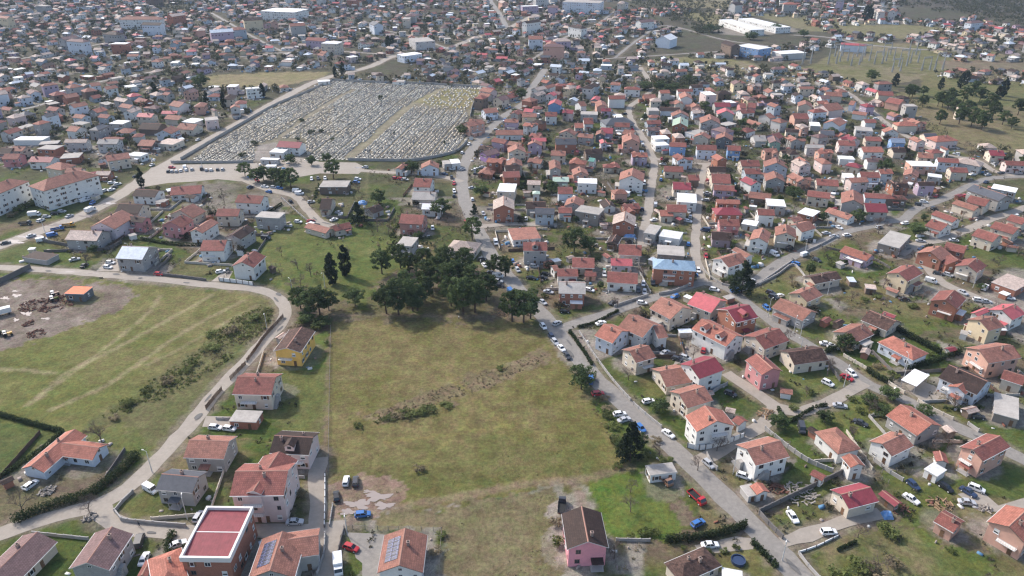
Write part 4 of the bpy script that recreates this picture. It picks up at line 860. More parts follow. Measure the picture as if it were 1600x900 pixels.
# ------------------------------------------------------------------ the far town: individual while they show large, one mass beyond
def smooth_noise(x, y, s, seed=0):
    x = np.asarray(x, float)/s; y = np.asarray(y, float)/s
    xi = np.floor(x).astype(np.int64); yi = np.floor(y).astype(np.int64); fx = x-xi; fy = y-yi
    fx = fx*fx*(3-2*fx); fy = fy*fy*(3-2*fy)
    def h(i, j):
        n = (i*374761393 + j*668265263 + seed*1274126177) & 0x7fffffff
        n = ((n ^ (n >> 13))*1274126177) & 0x7fffffff
        return ((n ^ (n >> 16)) & 0xffff)/65535.0
    return (h(xi,yi)*(1-fx)+h(xi+1,yi)*fx)*(1-fy) + (h(xi,yi+1)*(1-fx)+h(xi+1,yi+1)*fx)*fy
def inpoly(px, py, poly):
    r = np.zeros(np.shape(px), bool); n = len(poly); j = n-1
    for i in range(n):
        xi, yi = poly[i]; xj, yj = poly[j]
        c = ((yi > py) != (yj > py)) & (px < (xj-xi)*(py-yi)/(yj-yi+1e-12)+xi)
        r ^= c; j = i
    return r
def pts(s):
    v = [float(q) for q in s.split()]; return [(v[i], v[i+1]) for i in range(0, len(v), 2)]
def gpoly(s): return [tuple(G(*p)[:2]) for p in pts(s)]
CEM = "276 253 330 219 375 194 430 163 480 142 520 127 580 130 650 132 705 135 765 138 742 161 733 184 722 200 735 222 715 236 695 243 665 249 640 252 545 250 470 251 400 251"
FILL = "745 130 1420 140 1440 228 1600 268 1480 310 1380 352 1290 382 1180 400 1100 400 960 350 800 320 760 300 735 262 745 200 780 160" 
NOHOUSE = [CEM,
 "215 300 240 285 275 250 395 250 400 225 460 222 480 250 560 252 640 255 700 245 720 265 700 300 480 300 380 285 300 290",   # plaza
 "310 138 330 108 420 112 520 106 545 116 520 128 440 140", "560 118 600 98 660 92 640 118 600 126", 
 "1040 84 1000 92 1160 105 1200 112 1240 100 1330 108 1320 130 1360 140 1430 126 1500 130 1640 134 1640 255 1600 255 1540 230 1470 235 1430 200 1395 140 1330 108", "1200 100 1330 64 1440 70 1475 95 1640 97 1640 112 1480 116 1500 130 1430 128 1400 140 1360 140 1320 130 1240 104", "1060 52 1110 40 1180 24 1260 30 1300 60 1240 72 1200 80 1160 84 1040 86 1000 92", "1290 40 1440 38 1500 50 1420 60 1300 56",
 "1420 34 1520 30 1600 50 1640 50 1640 -40 1400 -40 1400 20", "1040 -20 1160 -20 1140 20 1090 24 1050 10",
 "1000 30 1060 24 1120 18 1130 40 1090 55 1060 48 1040 40", "1030 125 1090 125 1085 155 1005 150",
 "930 2 1060 0 1040 16 940 16", "240 8 300 6 300 20 250 22", "620 14 720 18 720 22 620 20"]
def far_town():
    polys = [gpoly(p) for p in NOHOUSE]
    hk = [tuple(p) for p in HOUSE_XY]; hr = list(HOUSE_R)
    rp = []; 
    for line in ROADS.strip().split('\n'):
        q = line.split(); w = float(q[1]); P = [G(float(q[i]), float(q[i+1]))[:2] for i in range(2, len(q), 2)]
        for a, b in zip(P, P[1:]):
            n = max(1, int(np.hypot(*(b-a))/6)); rp += [(tuple(a+(b-a)*i/n), w) for i in range(n)]
    kd = kdtree.KDTree(len(rp)); [kd.insert((p[0][0], p[0][1], 0), i) for i, p in enumerate(rp)]; kd.balance()
    reg_a = gpoly("-120 262 200 262 330 210 420 160 520 128 700 133 760 138 735 185 730 200 850 205 1000 215 1500 250 1640 262 1640 -8 -120 -8")
    cell = {}; out = []; D = 15.5
    def near(x, y, d):
        i, j = int(x//22), int(y//22)
        for a in range(i-1, i+2):
            for b in range(j-1, j+2):
                for (qx, qy, qr) in cell.get((a,b), ()):
                    if (qx-x)**2+(qy-y)**2 < max(d, qr+6.0)**2: return True
        return False
    for p, r in zip(hk, hr): cell.setdefault((int(p[0]//22), int(p[1]//22)), []).append((p[0], p[1], r))
    N = 60000; X = rng.uniform(-1150, 1150, N); Y = rng.uniform(420, 1420, N)
    X2 = X + (smooth_noise(X, Y, 25, 3)-.5)*14; Y2 = Y + (smooth_noise(X, Y, 25, 4)-.5)*14
    ok = inpoly(X2, Y2, reg_a) & (np.abs(X) < Y*.80+60)
    for pl in polys: ok &= ~inpoly(X2, Y2, pl)
    for x, y in zip(X[ok], Y[ok]):
        if near(x, y, D): continue
        co, idx, dist = kd.find((x, y, 0))
        if dist < rp[idx][1]/2+6.5: continue
        cell.setdefault((int(x//22), int(y//22)), []).append((x, y, 5)); out.append((x, y))
    # gaps of the near town: closer together
    fill = []; reg = gpoly(FILL); X = rng.uniform(-60, 420, 24000); Y = rng.uniform(250, 640, 24000); ok = inpoly(X, Y, reg)
    def near2(x, y):
        i, j = int(x//22), int(y//22)
        for a in range(i-1, i+2):
            for b in range(j-1, j+2):
                for (qx, qy, qr) in cell.get((a,b), ()):
                    if (qx-x)**2+(qy-y)**2 < (qr+6.6)**2: return True
        return False
    for x, y in zip(X[ok], Y[ok]):
        if len(fill) >= 62 or near2(x, y) or any(inpoly(np.array(x), np.array(y), pl) for pl in polys): continue
        co, idx, dist = kd.find((x, y, 0))
        if dist < rp[idx][1]/2+5.2: continue
        cell.setdefault((int(x//22), int(y//22)), []).append((x, y, 5)); fill.append((x, y))
    for (x, y) in fill:
        r = (smooth_noise(x, y, 120, 9)-.5)*1.2+random.choice((0, math.pi/2)); L = random.uniform(7.5,10.5); w = random.uniform(6.5,8); e = random.choice((3,3.2,5,5.5,6)); t = random.choice('ggggh')
        vv = [(t, (x,y), r, L if t == 'g' else max(1, L-w*.94), w, e, e+.46*w/2, random.choice(('ter','ter','red','red','org','pale','brn','mar')))]
        if random.random() < .5: q = random.choice((-1,1))*L*.2; wl2 = random.uniform(2.5,4); s = random.choice((-1,1)); vv.append(('g', (x+math.cos(r)*q-math.sin(r)*s*wl2*.5, y+math.sin(r)*q+math.cos(r)*s*wl2*.5), r+math.pi/2, w+wl2, 4.6, e-.25, e-.25+.46*2.3, vv[0][7]))
        build_house(vv, random.choice(('white','white','cream','bluewhite','grey','pinkwhite','salmon','brick','lilac')), 'house', None, '', 1)
    print('fill', len(fill))
    out.sort(key=lambda p: p[1])
    walls = ['white','white','white','cream','cream','palegrey','bluewhite','bluewhite','grey','palegrey','pinkwhite','salmon','brick','blugrey','lilac','yellowcream','brown','greyblock']
    roofs = ['ter','ter','ter','ter','red','red','org','pale','pale','pale','brn','brn','mauve','con','con','wht','wht','slt','pnk','bmet']
    indiv = 0
    wl = sorted(set(walls)); rl = sorted(set(roofs)); V = []; Q = []; MI = []
    mats = [WALLM[w] for w in wl] + [ROOF[r] for r in rl] + [M['fascia'], M['glass']]
    for (x, y) in out:
        base = (smooth_noise(x, y, 160, 9)-.5)*1.6
        r = base + random.choice((0, math.pi/2)) + random.uniform(-.12,.12)
        L = random.uniform(7,14); w = random.uniform(6.5,10); e = random.choice((3,3.2,4,5.5,6,6,6.8,9))
        if y > 640: L *= .84; w *= .86; e = min(e, random.choice((3,4,5.5)))
        if y > 780 and random.random() < .035: L, w, e = random.uniform(15,26), random.uniform(9,13), random.uniform(9,14)
        t = random.choice('gggghhhf' if y < 560 else 'ggggghhh'); wall = random.choice(walls); roof = random.choice(roofs)
        if y > 560 and roof in ('con','wht') and random.random() < .55: roof = random.choice(('ter','red','mauve','pale','brn','ter'))
        if roof in ('con','wht'): t = 'f'
        elif t == 'f': roof = random.choice(('con','wht','con')); 
        if y > 640 and random.random() < .3 and t != 'f': roof = random.choice(('mauve','pale','slt','pale','brn'))
        px, py = proj((x, y, 0))
        hr = e+.46*w/2; Lr = L if t != 'h' else max(1, L-w*.94)
        if indiv < N_INDIV and -20 < px < 1620:
            indiv += 1
            build_house([(t, (x,y), r, Lr, w, e, hr if t != 'f' else e, roof)], wall, 'house', None, '', 1 if py > 165 else 0)
            continue
        Vr, Fr, mi, W, Fw, faces = vol_mesh(t, Lr, w, e, hr if t != 'f' else e)
        cs, sn = math.cos(r), math.sin(r)
        def add(VV, FF, mm):
            k = len(V); V.extend([(a*cs-b*sn+x, a*sn+b*cs+y, c) for a, b, c in VV]); Q.extend([tuple(i+k for i in f) for f in FF]); MI.extend(mm)
        add(Vr, Fr, [len(wl)+rl.index(roof) if m != 1 else len(wl)+len(rl) for m in mi]); add(W, Fw, [wl.index(wall)]*len(Fw))
        if random.random() < .5:        # lean-to or outbuilding beside it
            ol = random.uniform(3,6); ow = random.uniform(3,5); ox = random.choice((-1,1))*(L/2+ol/2); r2 = random.choice(('con','wht','ter','brn'))
            V2, F2, m2, W2, G2, _ = vol_mesh('f', ol, ow, 2.7, 2.7)
            sh = lambda P: [(a+ox, b+random.choice((0,)), c) for a,b,c in P]
            add(sh(V2), F2, [len(wl)+rl.index(r2) if m == 0 else len(wl)+len(rl) for m in m2]); add(sh(W2), G2, [wl.index(wall)]*len(G2))
        for (fx, fy, fa, fl, fh, apex) in faces:
            ns = 1 if fh < 4.4 else 2
            for st in range(ns):
                for k in range(int(fl/3.4)):
                    if random.random() < .35: continue
                    s = -fl/2+fl*(k+.5)/int(fl/3.4); z = fh/ns*(st+.54); ux, uy = -math.sin(fa), math.cos(fa); ox, oy = math.cos(fa)*.03, math.sin(fa)*.03
                    add([(fx+ox+ux*(s-.6), fy+oy+uy*(s-.6), z-.6),(fx+ox+ux*(s+.6), fy+oy+uy*(s+.6), z-.6),(fx+ox+ux*(s+.6), fy+oy+uy*(s+.6), z+.6),(fx+ox+ux*(s-.6), fy+oy+uy*(s-.6), z+.6)], [(0,1,2,3)], [len(wl)+len(rl)+1])
    o = ob('distant_houses', mesh('distant_houses', V, Q, mats, MI))
    o['kind'] = 'stuff'; o['label'] = 'hazy mass of far town houses stretching to the upper edge'; o['category'] = 'distant houses'
    print('far houses', len(out), 'individual', indiv)
    return out
# ------------------------------------------------------------------ roads
def resample(P, step, smooth=True):
    P = [np.array(p[:2], float) for p in P]
    if smooth and len(P) > 2:
        Q = []
        for i in range(len(P)-1):
            p0, p1, p2, p3 = P[max(i-1,0)], P[i], P[i+1], P[min(i+2, len(P)-1)]
            n = max(1, int(np.hypot(*(p2-p1))/step))
            for k in range(n):
                t = k/n; Q.append(.5*((2*p1)+(p2-p0)*t+(2*p0-5*p1+4*p2-p3)*t*t+(3*p1-p0-3*p2+p3)*t**3))
        return Q+[P[-1]]
    Q = []
    for a, b in zip(P, P[1:]):
        n = max(1, int(np.hypot(*(b-a))/step)); Q += [a+(b-a)*k/n for k in range(n)]
    return Q+[P[-1]]
ROADPTS = []
def roads():
    for i, line in enumerate(ROADS.strip().split('\n')):
        q = line.split(); w = float(q[1]); P = [G(float(q[k]), float(q[k+1])) for k in range(2, len(q), 2)]
        R = resample(P, 3.0); V = []; Fs = []; z = .04+.004*i
        for k, p in enumerate(R):
            d = R[min(k+1,len(R)-1)]-R[max(k-1,0)]; d /= np.hypot(*d)+1e-9; n = np.array((-d[1], d[0]))
            ja, jb = (smooth_noise(p[0], p[1], 5, 21)-.5)*1.1, (smooth_noise(p[0], p[1], 5, 22)-.5)*1.1
            for s in (w/2+ja, 0, -w/2+jb): V.append((*(p+n*s), z))
            ROADPTS.append((p[0], p[1], w))
            if k: a = 3*k; Fs += [(a-3,a-2,a+1,a),(a-2,a-1,a+2,a+1)]
        o = ob(q[0], mesh(q[0], V, Fs, [M['road' if q[0] in ('main_road','cross_lane','climbing_lane','far_road') else 'dusty_glare']], None, False)); o['kind'] = 'structure'
    rp = random.Random(4); big = [i for i in range(2, len(ROADPTS)-2) if ROADPTS[i][1] < 360 and 4.8 < ROADPTS[i][2] < 7]
    for i in rp.sample(big, 34):
        a, b = np.array(ROADPTS[i][:2]), np.array(ROADPTS[i+1][:2]); d = b-a; L = np.hypot(*d)
        if not .5 < L < 6: continue
        d /= L; nn = np.array((-d[1],d[0])); c = a+nn*rp.uniform(-.3,.3)*ROADPTS[i][2]; u, v = rp.uniform(.6,3.2), rp.uniform(.4,1.0)
        V = [(*(c+d*u*math.cos(t)*rp.uniform(.8,1.1)+nn*v*math.sin(t)*rp.uniform(.8,1.1)), .15+.003*(i%9)) for t in np.linspace(0, 6.283, 13)[:-1]]
        o = ob('road_patch', mesh('road_patch', V, [tuple(range(12))], [M['patch']], None, False)); o['kind'] = 'structure'
    def sheet(name, s, z, m):
        P = gpoly(s); o = ob(name, mesh(name, [(*p, z) for p in P], [tuple(range(len(P)))], [m], None, False)); o['kind'] = 'structure'
    sheet('parking_plaza', "236 262 262 258 420 254 432 246 470 247 500 253 556 254 572 262 560 272 500 271 470 276 440 276 400 284 372 283 340 280 300 284 262 286 226 292 205 300", .035, M['dusty_glare'])
    sheet('paved_yard', "541 832 592 834 612 838 606 870 596 905 566 905 566 880 556 872 548 846", .035, M['road'])
    sheet('paved_yard', "1530 668 1500 780 1520 800 1560 792 1640 760 1640 740", .03, M['dusty_glare']) if False else None
    sheet('concrete_yard', "1496 772 1530 764 1560 790 1600 778 1650 760 1650 800 1560 800 1530 798", .035, M['dusty_glare'])
    sheet('concrete_yard', "1415 602 1440 596 1470 606 1478 618 1448 632 1425 615", .035, M['dusty_glare'])
    sheet('concrete_yard', "1062 552 1086 540 1130 552 1110 566 1086 562 1052 570", .036, M['dusty_glare'])
    sheet('concrete_yard', "1085 852 1150 838 1178 842 1178 858 1120 864 1092 862", .035, M['dusty_glare'])
    sheet('concrete_yard', "322 650 360 651 366 662 362 671 330 667 316 667", .035, M['dusty_glare'])
    sheet('driveway', "150 424 170 404 184 404 186 424", .06, M['dusty_glare'])
    sheet('driveway', "330 440 352 422 364 424 356 440", .06, M['dusty_glare'])
    rnd = random.Random(5)
    for (x, y, a, b) in ((8,466,9,3),(26,462,10,3.2),(37,476,7,2.5),(42,490,11,4),(72,498,9,2),(25,500,6,3),(24,455,7,1.6),(560,788,26,9),(590,776,26,9),(545,800,18,6),(600,790,20,7),(575,768,10,3),(20,378,20,4),(50,370,26,4),(90,352,18,3),(135,338,14,2.2),(170,318,12,2),(560,126,14,2),(590,122,12,2),(110,425,20,1.6),(145,428,14,1.4),(640,262,7,1.2),(560,262,8,1.2)):
        n = 40; V = []
        ph = rnd.random()*9
        for k in range(n):
            t = 2*math.pi*k/n; r = .72+.2*math.sin(3*t+ph)+.14*math.sin(5*t+2*ph)+.08*math.sin(9*t+ph*3)+.05*math.sin(14*t+ph)
            V.append((*G(x+a*r*math.cos(t), y+b*r*math.sin(t))[:2], .075+.004*rnd.random()))
        o = ob('puddle_water', mesh('puddle_water', V, [tuple(range(n))], [M['water']], None, False)); o['kind'] = 'structure'
# ------------------------------------------------------------------ ground sheet
GREEN, DRY, EARTH, GRAV, OLIVE = np.array((.088,.118,.028)), np.array((.175,.145,.070)), np.array((.175,.132,.095)), np.array((.30,.265,.23)), np.array((.150,.140,.050))
ZONES = [  # polygon, colour, second colour, edge noise (m)
 ("-200 432 120 434 250 446 420 458 436 480 425 505 400 540 330 620 262 712 215 708 160 690 95 680 -200 640", (.150,.158,.046), (.185,.165,.068), 3),
 ("-200 440 110 437 195 448 215 462 190 480 140 505 95 520 60 530 20 545 -200 545", (.20,.155,.12), (.26,.215,.18), 4),
 ("415 470 432 480 410 520 340 600 265 705 200 680 140 660 180 630 300 550 370 490", (.115,.14,.04), (.155,.145,.065), 5),
 ("516 498 830 496 850 520 905 600 965 690 985 725 920 745 800 770 640 800 600 790 518 760 512 640", (.155,.142,.046), (.19,.158,.070), 2),
 ("560 650 600 655 690 632 780 598 868 560 850 540 790 568 700 598 620 630", (.25,.19,.12), (.19,.15,.085), 4),
 ("540 720 650 690 800 690 900 700 960 720 900 740 700 775 560 760", (.135,.138,.042), (.165,.145,.06), 8),
 ("560 810 640 800 800 772 866 764 878 900 870 940 690 940 690 830 600 826", (.20,.165,.095), (.165,.145,.07), 3),
 ("518 760 545 748 590 738 625 745 632 780 615 798 560 815 520 815", (.235,.165,.115), (.30,.22,.165), 3),
 ("915 752 975 738 1010 742 1040 752 1090 800 1060 835 1040 842 950 842 932 800", (.095,.160,.024), (.125,.155,.036), 2),
 ("1034 772 1056 770 1095 812 1066 822", (.21,.15,.105), (.17,.13,.09), 1),
 ("385 365 480 352 600 372 660 420 640 450 560 480 470 470 430 455 420 420", (.115,.145,.036), (.155,.155,.055), 4),
 ("450 440 560 480 600 440 680 400 760 420 838 470 836 500 520 498 455 500", (.125,.115,.05), (.185,.145,.10), 5),
 ("440 570 510 560 514 640 505 740 490 700 440 690 420 660", (.135,.145,.045), (.17,.145,.07), 3),
 ("440 575 500 520 512 520 512 560 500 580", (.10,.145,.032), (.12,.15,.04), 2),
 ("200 660 262 715 240 716 150 705 110 690", (.115,.145,.038), (.14,.145,.05), 3),
 ("95 682 60 712 -60 770 -60 660 40 664", (.10,.125,.036), (.13,.13,.05), 2),
 ("30 745 100 720 160 700 215 712 160 758 80 790 -20 830 -60 770", (.175,.132,.095), (.14,.13,.06), 3),
 ("180 800 210 770 245 775 300 795 300 820 250 820 200 812", (.11,.13,.038), (.15,.14,.05), 1.5),
 ("1190 812 1280 770 1310 800 1270 836 1225 845", (.11,.14,.034), (.15,.14,.055), 2),
 ("1255 870 1330 835 1400 815 1480 850 1560 900 1500 940 1280 940", (.115,.14,.035), (.19,.155,.085), 5),
 ("1380 745 1490 740 1500 790 1440 830 1400 810", (.115,.135,.036), (.175,.15,.07), 4),
 ("1255 660 1320 625 1352 608 1400 640 1430 700 1340 700", (.105,.14,.033), (.14,.145,.045), 2.5),
 ("1225 600 1290 560 1340 590 1300 625 1240 640", (.11,.14,.034), (.16,.15,.06), 2),
 ("1130 470 1180 475 1250 520 1310 545 1380 500 1400 470 1440 480 1450 520 1400 550 1350 520 1260 440 1190 445", (.12,.14,.04), (.18,.155,.075), 4),
 ("1145 445 1200 440 1240 500 1170 470", (.15,.15,.05), (.18,.155,.07), 2),
 ("320 118 420 113 512 112 505 122 440 134 330 136", (.235,.21,.10), (.26,.21,.12), 3),
 (CEM, (.25,.22,.165), (.185,.165,.115), 1),
 ("640 160 700 138 764 139 742 161 735 170 700 168", (.22,.20,.09), (.25,.21,.11), 3),
 ("396 252 400 228 430 222 470 240 470 252", (.36,.31,.27), (.30,.27,.24), 1),
 ("985 105 1040 88 1165 95 1210 112 1240 100 1300 118 1330 140 1300 138 1200 118 1100 112 1040 118", (.20,.185,.085), (.24,.20,.13), 4),
 ("1260 105 1340 65 1500 70 1640 100 1640 130 1480 115 1400 130 1330 132", (.17,.165,.07), (.22,.185,.115), 4),
 ("1465 95 1640 92 1640 118 1480 112", (.215,.165,.115), (.185,.16,.10), 3),
 ("1395 140 1440 150 1500 160 1640 165 1640 262 1540 235 1460 232 1420 190", (.185,.165,.078), (.205,.165,.098), 3),
 ("1440 118 1640 125 1640 170 1440 160", (.15,.155,.06), (.17,.15,.07), 3),
 ("1060 22 1130 18 1300 28 1640 58 1640 80 1400 60 1260 48 1180 24 1110 40", (.20,.185,.088), (.22,.19,.11), 4),
 ("1230 -30 1340 -30 1400 8 1640 30 1640 -60 1230 -60", (.085,.08,.065), (.11,.095,.075), 6),
 ("1050 -10 1160 -10 1140 14 1070 12", (.23,.20,.12), (.25,.21,.13), 4),
]
TRACKS = [("598 796 650 788 700 778 760 768 820 757 880 751 930 744 985 730", 2.6, (.27,.195,.14)), ("890 752 905 770 912 792", 2.6, (.27,.195,.14)),
 ("60 620 110 580 190 540 280 490 330 462", 2.0, (.36,.30,.18)), ("80 640 150 610 200 580 270 530 330 495 380 470", 2.0, (.36,.30,.18)), ("45 632 110 585 170 540 230 490 250 462", 1.8, (.34,.285,.17)), ("230 570 290 540 360 500 400 478", 1.6, (.33,.28,.16)),
 ("-40 576 30 578 85 584", 1.8, (.35,.29,.18)), ("690 590 720 605 760 640 800 672", 1.3, (.24,.20,.07)), ("640 560 700 585 730 610", 1.3, (.24,.20,.07)), ("640 740 700 690 740 650", 1.4, (.24,.21,.075)), ("600 690 700 680 820 660", 1.3, (.235,.20,.07)),
 ("515 500 512 600 510 700", 1.0, (.22,.165,.115)), ("520 492 600 492 700 494 800 494 838 496", 2.2, (.26,.20,.14)), ("934 478 938 450 946 420", 1.0, (.25,.2,.15)), ("1152 178 1460 230", .5, (.2,.17,.1)),
 ("544 246 580 218 610 190 640 166 690 139", 4, (.33,.295,.20)), ("432 220 470 190 510 163 552 140", 2.6, (.33,.29,.22)), ("1410 138 1480 140 1560 170 1640 200", 1.5, (.26,.22,.13)), ("1540 195 1640 225", 1.2, (.27,.23,.13)),
 ("575 268 570 330 566 350", 1.6, (.2,.185,.09)), ("945 470 990 462", .8, (.2,.17,.1))]
def ground(far):
    ys = np.concatenate([[-400,-150,0,50,80], 92*1.0047**np.arange(620), [2000,2600,3600,5200,8000]])
    s = np.linspace(-1, 1, 620); s = np.sign(s)*np.abs(s)**1.0
    Yg, Sg = np.meshgrid(ys, s, indexing='ij'); Xg = Sg*(np.maximum(Yg, 0)*.92+130+np.where(Yg < 10, 300, 0))
    X, Y = Xg.ravel(), Yg.ravel(); n = len(X)
    n1 = smooth_noise(X,Y,3,1); n2 = smooth_noise(X,Y,11,2); n3 = smooth_noise(X,Y,37,3); n4 = smooth_noise(X,Y,1.3,5); n5 = smooth_noise(X,Y,90,6)
    def mix(a, b, t): return a*(1-t)[:,None]+b*t[:,None]
    ss = lambda a, b, v: np.clip((v-a)/(b-a), 0, 1)**2*(3-2*np.clip((v-a)/(b-a), 0, 1))
    col = mix(np.tile(GREEN,(n,1)), np.tile(DRY,(n,1)), ss(.35,.65,n2*.5+n3*.5)); col = mix(col, np.tile(EARTH,(n,1)), ss(.55,.75,n1*.4+n2*.6)*.8)
    # parcels round the houses
    kd = kdtree.KDTree(len(HOUSE_XY)+len(far)); allh = list(HOUSE_XY)+list(far); rad = list(HOUSE_R)+[5]*len(far)
    for i, p in enumerate(allh): kd.insert((p[0], p[1], 0), i)
    kd.balance(); inr = (Y > 95)&(Y < 1450)&(np.abs(X) < Y*.8+40); idx = np.where(inr)[0]
    pal = [GREEN, GREEN*1.05, GREEN*.9, GREEN, OLIVE, DRY, EARTH, EARTH*.9, GRAV, GRAV*1.1, (GREEN+DRY)/2]
    pid = np.full(n, -1); pd = np.full(n, 99.); pe = np.full(n, 99.)
    wx = X+(n2-.5)*7; wy = Y+(n3-.5)*7
    for i in idx:
        r = kd.find_n((wx[i], wy[i], 0), 2)
        pid[i] = r[0][1]; pd[i] = r[0][2]-rad[r[0][1]]; pe[i] = r[1][2]-r[0][2] if len(r) > 1 else 9
    pr = np.random.default_rng(3); pc = np.array([pal[k] for k in pr.integers(0, len(pal), len(allh))]); pav = pr.random(len(allh))
    near = pid >= 0
    t = np.where(near, ss(26, 14, pd), 0)*.8*ss(.2,.45,n1*.5+n2*.5); col = mix(col, pc[pid], t)
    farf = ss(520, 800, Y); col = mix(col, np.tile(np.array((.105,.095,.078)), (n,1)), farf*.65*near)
    midf = ss(300, 480, Y); col = mix(col, np.tile(np.array((.088,.078,.055)), (n,1)), midf*.85*near*ss(.25,.6,n1*.4+n2*.6))  # mid-distance yards: bush tone and shade between houses painted into the soil
    t = np.where(near & (pav[pid] > .35), ss(3.4, 1.2, pd+(n4-.5)*2.5+(n2-.5)*3), 0)*.85; col = mix(col, np.tile(GRAV,(n,1)), t)
    t = np.where(near & (pd < 25), ss(1.8, .5, pe), 0)*.55*ss(.3,.5,n2); col = mix(col, np.tile(np.array((.06,.065,.03)),(n,1)), t)
    # verges
    kr = kdtree.KDTree(len(ROADPTS)); [kr.insert((p[0],p[1],0), i) for i, p in enumerate(ROADPTS)]; kr.balance()
    rd = np.full(n, 99.)
    for i in idx:
        c, j, d = kr.find((X[i],Y[i],0)); rd[i] = d-ROADPTS[j][2]/2
    verge = ss(3.2, .3, rd+(n1-.5)*3+(n4-.5)*1.5)
    for zs, c1, c2, e in ZONES:
        P = gpoly(zs); xx = X+(n1-.5)*e+(n4-.5)*e*.6+(n2-.5)*e; yy = Y+(smooth_noise(X,Y,3,31)-.5)*e*1.6+(smooth_noise(X,Y,1.3,32)-.5)*e+(n3-.5)*e
        m = inpoly(xx, yy, P); v = ss(.3,.7,n2*.35+n1*.25+n3*.4)[m]
        z = np.array(c1)*(1-v)[:,None]+np.array(c2)*v[:,None]
        keep = (near & (pd < 3.0))[m]
        col[m] = np.where(keep[:,None], col[m]*.5+z*.5, z)
    for ts, w, c in TRACKS:
        R = resample([G(*p) for p in pts(ts)], 1.0); kt = kdtree.KDTree(len(R)); [kt.insert((p[0],p[1],0), i) for i, p in enumerate(R)]; kt.balance()
        A = np.array(R); box = np.where((X > A[:,0].min()-4)&(X < A[:,0].max()+4)&(Y > A[:,1].min()-4)&(Y < A[:,1].max()+4))[0]
        for i in box:
            d = kt.find((X[i],Y[i],0))[2]
            a = (1-min(max((d+(n4[i]-.5)*1.4-w*.3)/(w*.5), 0), 1))*.72
            if a > 0: col[i] = col[i]*(1-a*.8)+np.array(c)*a*.8
    col = mix(col, np.tile(np.array((.25,.205,.16)),(n,1)), verge*.75)
    col *= .74
    col *= (.86+.28*n1*.5+.28*n4*.25+.2*n2*.35)[:,None]
    nx, ny = len(s), len(ys); I = np.arange(n).reshape(ny, nx)
    Q = np.stack([I[:-1,:-1],I[:-1,1:],I[1:,1:],I[1:,:-1]], -1).reshape(-1,4)
    m = bpy.data.materials.new('ground_soil_and_grass'); m.use_nodes = True; nt = m.node_tree; b = nt.nodes['Principled BSDF']; N, L = nt.nodes.new, nt.links.new
    b.inputs['Roughness'].default_value = .95; b.inputs['Specular IOR Level'].default_value = .12
    at = N('ShaderNodeAttribute'); at.attribute_name = 'soil'; tc = N('ShaderNodeTexCoord'); out = at.outputs['Color']
    for sc, lo, hi, det in ((.16,.68,1.32,6), (.9,.62,1.38,7), (3.5,.7,1.3,3)):
        nz = N('ShaderNodeTexNoise'); nz.inputs['Scale'].default_value = sc; nz.inputs['Detail'].default_value = det; nz.inputs['Roughness'].default_value = .65; L(tc.outputs['Object'], nz.inputs['Vector'])
        r = N('ShaderNodeMapRange'); r.inputs[1].default_value = .28; r.inputs[2].default_value = .72; r.inputs[3].default_value = lo; r.inputs[4].default_value = hi; L(nz.outputs[0], r.inputs[0])
        mx = N('ShaderNodeVectorMath'); mx.operation = 'SCALE'; L(out, mx.inputs[0]); L(r.outputs[0], mx.inputs['Scale']); out = mx.outputs[0]
    # green / straw tufts
    nz = N('ShaderNodeTexNoise'); nz.inputs['Scale'].default_value = .35; nz.inputs['Detail'].default_value = 8; nz.inputs['Roughness'].default_value = .7; L(tc.outputs['Object'], nz.inputs['Vector'])
    r = N('ShaderNodeMapRange'); r.inputs[1].default_value = .42; r.inputs[2].default_value = .62; r.inputs[3].default_value = -.02; r.inputs[4].default_value = .035; L(nz.outputs[0], r.inputs[0])
    hs = N('ShaderNodeHueSaturation'); ad = N('ShaderNodeMath'); ad.inputs[1].default_value = .5; L(r.outputs[0], ad.inputs[0]); L(ad.outputs[0], hs.inputs['Hue']); hs.inputs['Saturation'].default_value = 1.0; L(out, hs.inputs['Color']); out = hs.outputs[0]
    L(out, b.inputs['Base Color'])
    bn = N('ShaderNodeTexNoise'); bn.inputs['Scale'].default_value = 1.2; bn.inputs['Detail'].default_value = 6; L(tc.outputs['Object'], bn.inputs['Vector'])
    bp = N('ShaderNodeBump'); bp.inputs['Strength'].default_value = .6; bp.inputs['Distance'].default_value = .35; L(bn.outputs[0], bp.inputs['Height']); L(bp.outputs[0], b.inputs['Normal'])
    Z = np.zeros(n)
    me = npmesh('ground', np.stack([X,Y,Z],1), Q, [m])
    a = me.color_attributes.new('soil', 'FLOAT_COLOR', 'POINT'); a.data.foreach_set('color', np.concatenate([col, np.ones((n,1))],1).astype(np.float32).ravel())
    o = ob('ground', me); o['kind'] = 'structure'
